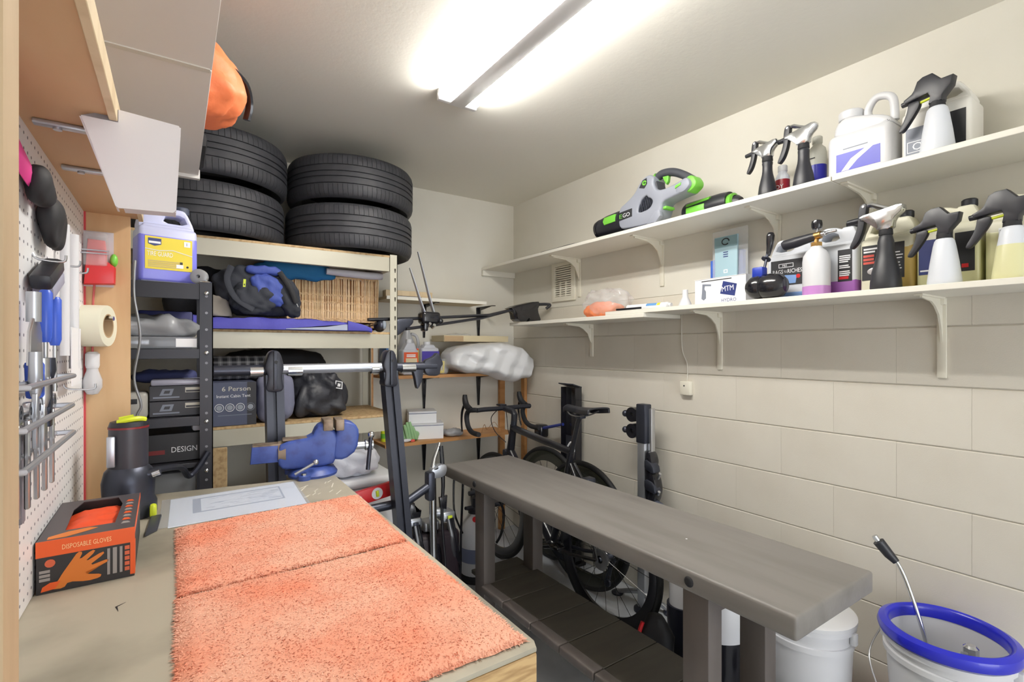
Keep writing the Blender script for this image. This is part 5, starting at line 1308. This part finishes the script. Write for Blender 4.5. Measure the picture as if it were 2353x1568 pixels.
obj('front_jaw', B().prism([(.06, .05), (.1, .045), (.142, .075), (.15, .14), (.135, .168), (.1, .18), (.08, .165), (.066, .12)], -.038, .038, 'xz', bev=.01, seg=3, ch=1), blue_m, t)
obj('jaw_plate', B().box(.03, .062, -.045, .045, .15, .188, .004).box(.07, .098, -.045, .045, .148, .186, .004), rust, t)
obj('screw', B().cyl((.06, 0, .085), (.19, 0, .085), .014, n=14), steel, t)
obj('screw_head', B().lathe([(.012, 0), (.02, .004), (.02, .03), (.012, .034)], (.17, 0, .085), 20, Matrix.Rotation(PI/2, 4, 'Y')), chrome, t)
obj('handle_bar', B().tube([(.192, -.015, .118), (.18, -.02, -.0)], .0075, 10), gun, t)
obj('handle_knob', B().ball((.193, -.014, .122), .0125, 12), chrome, t)

# gloves box
t = thing('glove_box', 'orange and black disposable glove box with open slot', 'box', (-.135, 1.31, T+.0005), R(1))
gb_k = M('carton_charcoal', (44, 42, 44), .45)
W2, D2, HH = .068, .135, .092
b = B().box(-W2, W2, -D2, D2, 0, .002).prism([(-W2, -D2), (W2, -D2), (W2, D2), (-W2, D2)], .002, HH-.002, 'xy', holes=[[(-W2+.001, -D2+.001), (W2-.001, -D2+.001), (W2-.001, D2-.001), (-W2+.001, D2-.001)]])
obj('carton', b, gb_k, t)
top = B().prism([(-W2, -D2), (W2, -D2), (W2, D2), (-W2, D2)], HH-.0018, HH, 'xy', holes=[[(-.036, -.085), (.036, -.085), (.04, .06), (.03, .118), (-.03, .118), (-.04, .06)]])
obj('top_panel', top, M('carton_top', (70, 66, 70), .45), t)
obj('slot_gloves', B().blob((0, .0, HH-.03), (.12, .25, .045), .8, .008, 30, 97, 40), M('glove_orange_dark', (226, 78, 34), .6), t)
obj('orange_band', box(-W2-.0006, W2+.0006, -D2-.0008, -D2, HH-.028, HH), orange_p, t)
obj('orange_edge', box(W2-.0065, W2+.0008, -D2-.0009, -D2+.02, 0.004, HH-.028), orange_p, t)
obj('orange_edge', box(W2, W2+.0008, -D2, D2, HH-.012, HH), orange_p, t)
text('DISPOSABLE GLOVES', t, M('band_print', (246, 206, 150)), (-.034, -D2-.0014, HH-.019), height=.0085, width=.068)
gp = M('glove_picture', (212, 118, 40), .5)
hand = [(-.05, .006), (-.032, .004), (-.026, .014), (.0, .008), (.018, .01), (.02, .016), (.002, .02), (-.006, .024), (.03, .036), (.032, .042), (.0, .034), (.024, .052), (.022, .057), (-.005, .042), (.012, .06), (.007, .063), (-.012, .048), (-.006, .062), (-.013, .064), (-.024, .046), (-.034, .03), (-.04, .018)]
obj('glove_print', B().prism(hand, -D2-.0012, -D2-.0004, 'xz', ch=1), gp, t)
obj('cuff_print', B().prism([(-.062, .004), (-.044, .006), (-.036, .018), (-.05, .018), (-.06, .012)], -D2-.0015, -D2-.0006, 'xz'), orange_p, t)
for x, h_ in ((.0, .0),): pass
for x, w_ in ((.028, .004), (.036, .006), (.046, .004)):
    o = obj('small_print', B().prism([(x, .012), (x+w_, .012), (x+w_, .06), (x, .06)], -D2-.0012, -D2-.0004, 'xz'), M('print_warm_grey', (150, 144, 142), .5), t)
for i in range(5): obj('icon_print', box(.0535, .0605, -D2-.0012, -D2-.0004, .013+i*.0098, .02+i*.0098), M('icon_rust', (206, 96, 62), .5), t)
obj('badge_print', B().cyl((-.05, -D2-.0012, .052), (-.05, -D2-.0004, .052), .007), M('icon_rust', (206, 96, 62), .5), t)
for i in range(3): obj('size_mark', box(-.064, -.05, -D2-.0012, -D2-.0004, .022+i*.007, .027+i*.007), M('print_warm_grey', (150, 144, 142), .5), t)
for i in range(8): obj('icon_print', B().prism([(.046, -.1+i*.024), (.06, -.1+i*.024), (.056, -.088+i*.024), (.049, -.086+i*.024)], HH+.0001, HH+.0006, 'xy'), orange_p if i % 2 else M('print_warm_grey', (150, 144, 142), .5), t)
obj('top_glove_print', B().prism([(-.055, -.13), (-.03, -.128), (.0, -.11), (.012, -.1), (-.0, -.092), (-.03, -.098), (-.055, -.115)], HH+.0001, HH+.0006, 'xy'), gp, t)

# trim router like tool
t = thing('trim_router', 'black upright router tool with yellow topped cap behind the glove box', 'power tool', (-.1, 1.6, T+.0005), 0)
obj('base', B().lathe([(0, 0), (.058, 0), (.06, .006), (.06, .035), (.054, .05), (.056, .09), (.05, .118), (.042, .128), (0, .128)], n=32), gun, t)
obj('motor', B().lathe([(.0, .128), (.041, .128), (.0415, .2), (.041, .226), (0, .226)], n=32), M('motor_dark', (52, 52, 60), .4), t)
obj('red_ring', B().lathe([(.0, .2262), (.0425, .2262), (.0425, .231), (0, .2312)], n=32), M('ring_red', (120, 30, 34), .4), t)
obj('top_cap', B().lathe([(.0, .2314), (.0415, .2314), (.038, .243), (.02, .248), (0, .248)], n=32), black_m, t)
obj('yellow_vent', B().tube(cat([(-.02, -.025, .244), (.0, -.03, .249), (.02, -.025, .251), (.034, -.012, .247)], 4), .0065, 8).tube([(-.02, .01, .247), (.01, .012, .252)], .0065, 8), lime, t)
obj('chrome_scale', box(-.041, -.024, -.0425, -.034, .135, .212, .003), alu, t)
obj('clamp_lug', B().tube([(.04, -.02, .105), (.068, -.02, .108)], [.014, .012], 10), gun, t)
obj('clamp_screw', B().tube([(.05, -.045, .108), (.066, -.045, .113)], .007, 10), chrome, t)
obj('yellow_foot', box(.045, .06, -.06, -.04, .0, .035, .006), lime, t)
tag(obj('scraper', B().prism([(-.058, 1.40), (-.036, 1.43), (-.03, 1.545), (-.052, 1.545)], T+.0005, T+.008, 'xy', bev=.002), M('slate_black', (58, 60, 68), .45)), 'flat dark scraper lying beside the glove box', 'scraper')

# ------------------------------------------------------------------ on the hutch
XB = XP
def hook(t, y, z, l=.04): return obj('hook', B().tube(cat([(XB, y, z+.01), (XB+.008, y, z), (XB+l, y, z-.002), (XB+l+.004, y, z+.01)], 4), .002, 6), steel, t)
t = thing('visor', 'black visor with bright pink strap hanging on the pegboard', 'visor', (0, 0, 0))
obj('pink_strap', B().tube(cat([(-.196, .86, 1.665), (-.195, .97, 1.642), (-.193, 1.1, 1.618), (-.19, 1.22, 1.598)], 5), [.022, .024, .018, .006], 8, flat=.3, up=(1, 0, 0)), M('hot_pink', (226, 70, 150), .6), t)
obj('shade', B().blob((-.185, 1.23, 1.572), (.035, .12, .1), .8, .01, 14, 101, 36), dblack, t)
obj('side_pad', B().blob((-.185, 1.11, 1.612), (.03, .08, .06), .8, .008, 16, 102, 28), dblack, t)
t = thing('hand_brush', 'black and grey hand brush hanging on the pegboard', 'brush', (0, 0, 0))
obj('brush_block', box(-.2, -.17, 1.11, 1.23, 1.462, 1.49, .008, 2, Matrix.Translation((0, 1.17, 1.47)) @ Matrix.Rotation(R(22), 4, 'X') @ Matrix.Translation((0, -1.17, -1.47))), black_m, t)
obj('bristles', box(-.2, -.172, 1.13, 1.235, 1.44, 1.463, .004, 2, Matrix.Translation((0, 1.17, 1.47)) @ Matrix.Rotation(R(22), 4, 'X') @ Matrix.Translation((0, -1.17, -1.47))), M('bristle_grey', (150, 150, 168), .8), t)
hook(t, 1.17, 1.5)
for lab, y, z0, z1 in (('blue handled screwdriver hanging left of its twin on the pegboard', 1.09, 1.3, 1.44), ('blue handled screwdriver hanging right of its twin on the pegboard', 1.165, 1.3, 1.435)):
    t = thing('screwdriver', lab, 'screwdriver', (0, 0, 0), 0, 'blue screwdrivers on the pegboard')
    obj('handle', B().tube([(XB+.03, y, z1), (XB+.03, y, z1-.005), (XB+.03, y, z1-.075), (XB+.03, y, z1-.085)], [.006, .009, .009, .006], 10), M('handle_blue', (58, 92, 200), .35), t)
    obj('blade', B().cyl((XB+.03, y, z1-.085), (XB+.03, y, z0-.03), .0032), steel, t)
t = thing('trowel', 'steel trowel with blue grip hanging in the wire rail', 'trowel', (0, 0, 0))
obj('blade', B().prism([(.985, 1.32), (1.065, 1.32), (1.06, 1.37), (1.04, 1.39), (1.01, 1.39), (.99, 1.37)], XB+.026, XB+.031, 'yz', bev=.001), steel, t)
obj('tang', B().cyl((XB+.028, 1.02, 1.385), (XB+.028, 1.02, 1.43), .009), alu, t)
obj('grip', B().prism([(1.01, 1.27), (1.06, 1.27), (1.058, 1.325), (1.0, 1.325)], XB+.02, XB+.04, 'yz', bev=.005), M('handle_blue', (58, 92, 200), .35), t)
def rail(lab, z, y0, y1, tools):
    t = thing('wire_rail', lab, 'rack', (0, 0, 0))
    obj('rail', B().tube([(XB+.004, y0, z), (XB+.05, y0, z), (XB+.05, y1, z), (XB+.004, y1, z)], .0045, 8), alu, t)
    obj('rail', B().tube([(XB+.026, y0, z), (XB+.026, y1, z)], .003, 8), alu, t)
    return t
rail('upper chrome tool rail on the pegboard', 1.295, .86, 1.2, 0)
rail('middle chrome tool rail on the pegboard', 1.243, .84, 1.185, 0)
rail('lower chrome tool rail on the pegboard', 1.192, .84, 1.2, 0)
for i, (y, z0, z1, m) in enumerate(((.98, 1.2, 1.34, alu), (1.03, 1.18, 1.33, steel), (1.075, 1.22, 1.33, gun))):
    t = thing('chisel', ['leftmost of three slim steel chisels in the chrome rails', 'middle of three slim steel chisels in the chrome rails', 'rightmost of three slim steel chisels in the chrome rails'][i], 'chisel', (0, 0, 0), 0, 'chisels in the chrome rails')
    obj('blade', box(XB+.034, XB+.04, y-.008, y+.008, z0, z0+.08, .001, 1), m, t)
    obj('handle', B().tube([(XB+.037, y, z0+.075), (XB+.037, y, z0+.09), (XB+.037, y, z1)], [.005, .0085, .0075], 10), m, t)
for i, y in enumerate((.9, .955, 1.01, 1.065, 1.12)):
    t = thing('wrench', ['first', 'second', 'third', 'fourth', 'fifth'][i]+' chrome wrench from the near end in the lower rails', 'wrench', (0, 0, 0), 0, 'wrenches in the lower rails')
    obj('shaft', box(XB+.03, XB+.036, y-.005, y+.005, 1.12, 1.245, .0015, 1), steel, t)
    obj('ring_end', B().lathe([(.006, -.004), (.013, -.004), (.013, .004), (.006, .004)], (XB+.033, y, 1.257), 14, Matrix.Rotation(PI/2, 4, 'Y'), closed=True), chrome, t)
t = thing('tool_pouch', 'black flat pouch hanging under the chrome rails near the post', 'pouch', (0, 0, 0))
obj('pouch_front', box(XB+.004, XB+.02, .84, .965, 1.095, 1.235, .003), dblack, t)
obj('pouch_edge', box(XB+.004, XB+.026, .965, .985, 1.095, 1.235, .003), M('edge_grey', (122, 120, 130), .5), t)
for lab, y, z0, z1, r in (('left of two white plastic rods in the pegboard corner', 1.36, 1.33, 1.6, .008), ('right of two white plastic rods in the pegboard corner', 1.47, 1.3, 1.6, .009)):
    t = thing('rod', lab, 'rod', (0, 0, 0), 0, 'white rods on the pegboard')
    obj('tube', B().cyl((XB+.016, y, z0), (XB+.016, y, z1), r, n=16), white_m, t)
    hook(t, y+.02, z1-.08, .034)
t = thing('paper_tag', 'long white card hanging on a hook in the pegboard corner', 'card', (0, 0, 0))
obj('card', B().prism([(1.39, 1.265), (1.5, 1.265), (1.5, 1.39), (1.38, 1.39)], XB+.022, XB+.024, 'yz'), paper, t)
hook(t, 1.46, 1.255, .05)
PY = 1.752
t = thing('blister_pack', 'red and clear blister pack hanging on the wooden side panel', 'pack', (-.172, PY, 1.585), 0)
obj('card', box(-.033, .03, -.006, -.001, -.072, .078), M('card_silver', (196, 192, 196), .4), t)
obj('red_tool', B().prism([(-.03, -.07), (.035, -.066), (.036, -.02), (.018, -.005), (.014, .05), (-.022, .052), (-.026, -.01)], -.04, -.006, 'xz', bev=.006), red_m, t)
obj('clear_shell', box(-.031, .02, -.046, -.006, -.02, .07, .006), clear_m, t)
obj('green_button', B().ball((.032, -.022, .0), (.009, .012, .018), 12), green_m, t)
obj('wire_band', B().tube([(-.034, -.048, .012), (.024, -.048, .012)], .002, 6).tube([(-.034, -.048, .02), (.024, -.048, .02)], .002, 6), alu, t)
t = thing('tape_roll', 'roll of cream masking tape hung sideways on the wooden panel', 'tape', (-.178, PY-.045, 1.405), R(-15))
obj('roll', B().lathe([(.032, -.03), (.054, -.03), (.055, -.027), (.055, .027), (.054, .03), (.032, .03)], (0, 0, 0), 36, Matrix.Rotation(PI/2, 4, 'Y'), closed=True), M('tape_cream', (222, 220, 200), .55), t)
obj('core', B().lathe([(.0285, -.03), (.032, -.0305), (.032, .0305), (.0285, .03)], (0, 0, 0), 32, Matrix.Rotation(PI/2, 4, 'Y'), closed=True), card, t)
obj('peg', B().tube([(-.04, 0, .02), (.042, 0, .02)], .006, 8).tube([(-.03, 0, .02), (-.03, .043, .02)], .004, 8), chrome, t)
t = thing('light_bulb', 'frosted light bulb with white socket hanging on the wooden panel', 'bulb', (-.185, PY-.022, 1.27), 0)
obj('globe', B().lathe([(.0, -.05), (.012, -.047), (.021, -.03), (.021, -.01), (.013, .015), (.012, .025)], n=20), M('frosted_bulb', (196, 196, 200), .25), t)
obj('socket', B().lathe([(.0135, .022), (.0155, .03), (.0155, .06), (.01, .066), (0, .066)], n=18), white_m, t)
obj('cord', B().tube([(0, 0, .066), (0, .012, .2), (.004, .014, .27)], .0025, 6), M('cord_red', (190, 90, 90)), t)
t = thing('acrylic_bin', 'frosted clear plastic bin slung under the hutch shelf on two rails', 'bin', (0, 0, 0))
bn = bmesh.new()
tp = [(-.128, 1.01, 1.7125), (.006, 1.01, 1.7125), (.006, 1.38, 1.7125), (-.128, 1.38, 1.7125)]
tp = [(-.074, 1.01, 1.74), (.006, 1.01, 1.735), (.006, 1.36, 1.735), (-.074, 1.36, 1.74)]
b = B().prism([(-.122, 1.7065), (-.116, 1.69), (-.08, 1.573), (-.076, 1.57), (-.004, 1.573), (.0005, 1.578), (.0068, 1.716), (.004, 1.721), (-.0758, 1.727), (-.0762, 1.7065)], 1.008, 1.012, 'xz')
b.prism([(-.07, 1.572), (.0, 1.576), (.0, 1.579), (-.07, 1.575)], 1.012, 1.05, 'xz').prism([(.004, 1.72), (.007, 1.72), (.0, 1.575), (-.003, 1.575)], 1.012, 1.05, 'xz')
b.prism([(-.124, 1.706), (-.121, 1.706), (-.077, 1.573), (-.08, 1.573)], 1.012, 1.05, 'xz')
obj('bin_body', b, frost_m, t)
for y in (1.087, 1.33): obj('rail', B().box(-.19, -.1, y-.008, y+.008, 1.7055, 1.7135, .002).cyl((-.16, y, 1.702), (-.16, y, 1.706), .006), alu, t)
obj('hanger_pin', B().tube([(-.096, 1.75, 1.7), (-.096, 1.75, 1.6)], .006, 8), alu, t) if False else None
t = thing('metal_strip', 'shiny wavy metal strip standing at the outer edge of the wooden panel', 'strip', (0, 0, 0))
obj('strip', B().tube(cat([(-.098, 1.8, .93), (-.096, 1.8, 1.13), (-.084, 1.8, 1.18), (-.1, 1.8, 1.26), (-.086, 1.8, 1.38), (-.1, 1.8, 1.5), (-.098, 1.8, 1.6)], 6), .007, 8, flat=.5), alu, t)
# on the overhead shelf
t = thing('stuff_sack', 'orange nylon stuff sack with black strap on the overhead shelf', 'bag', (0, 0, 0))
def og(v): v.co.z = max(v.co.z, 2.0145); 
def og2(v):
    og(v); v.co.x -= .3*max(0, v.co.z-2.12)
obj('sack', B().blob((.055, 1.70, 2.115), (.235, .26, .22), .75, .016, 11, 111, 52, og2, 1.1), M('sack_orange', (242, 132, 84), .55, bump=(26, .5, .008)), t)
obj('strap', B().tube(cat([(.125, 1.64, 2.16), (.17, 1.66, 2.13), (.185, 1.69, 2.085), (.178, 1.7, 2.04)], 5), .014, 8, flat=.5), gloss_black, t)
obj('yellow_patch', B().ball((.03, 1.64, 2.185), (.03, .05, .03), 12), yellow_p, t)
tag(obj('black_case', box(-.2, .086, 1.93, 2.18, 2.0135, 2.06, .01), dblack), 'flat black case at the far end of the overhead shelf', 'case')
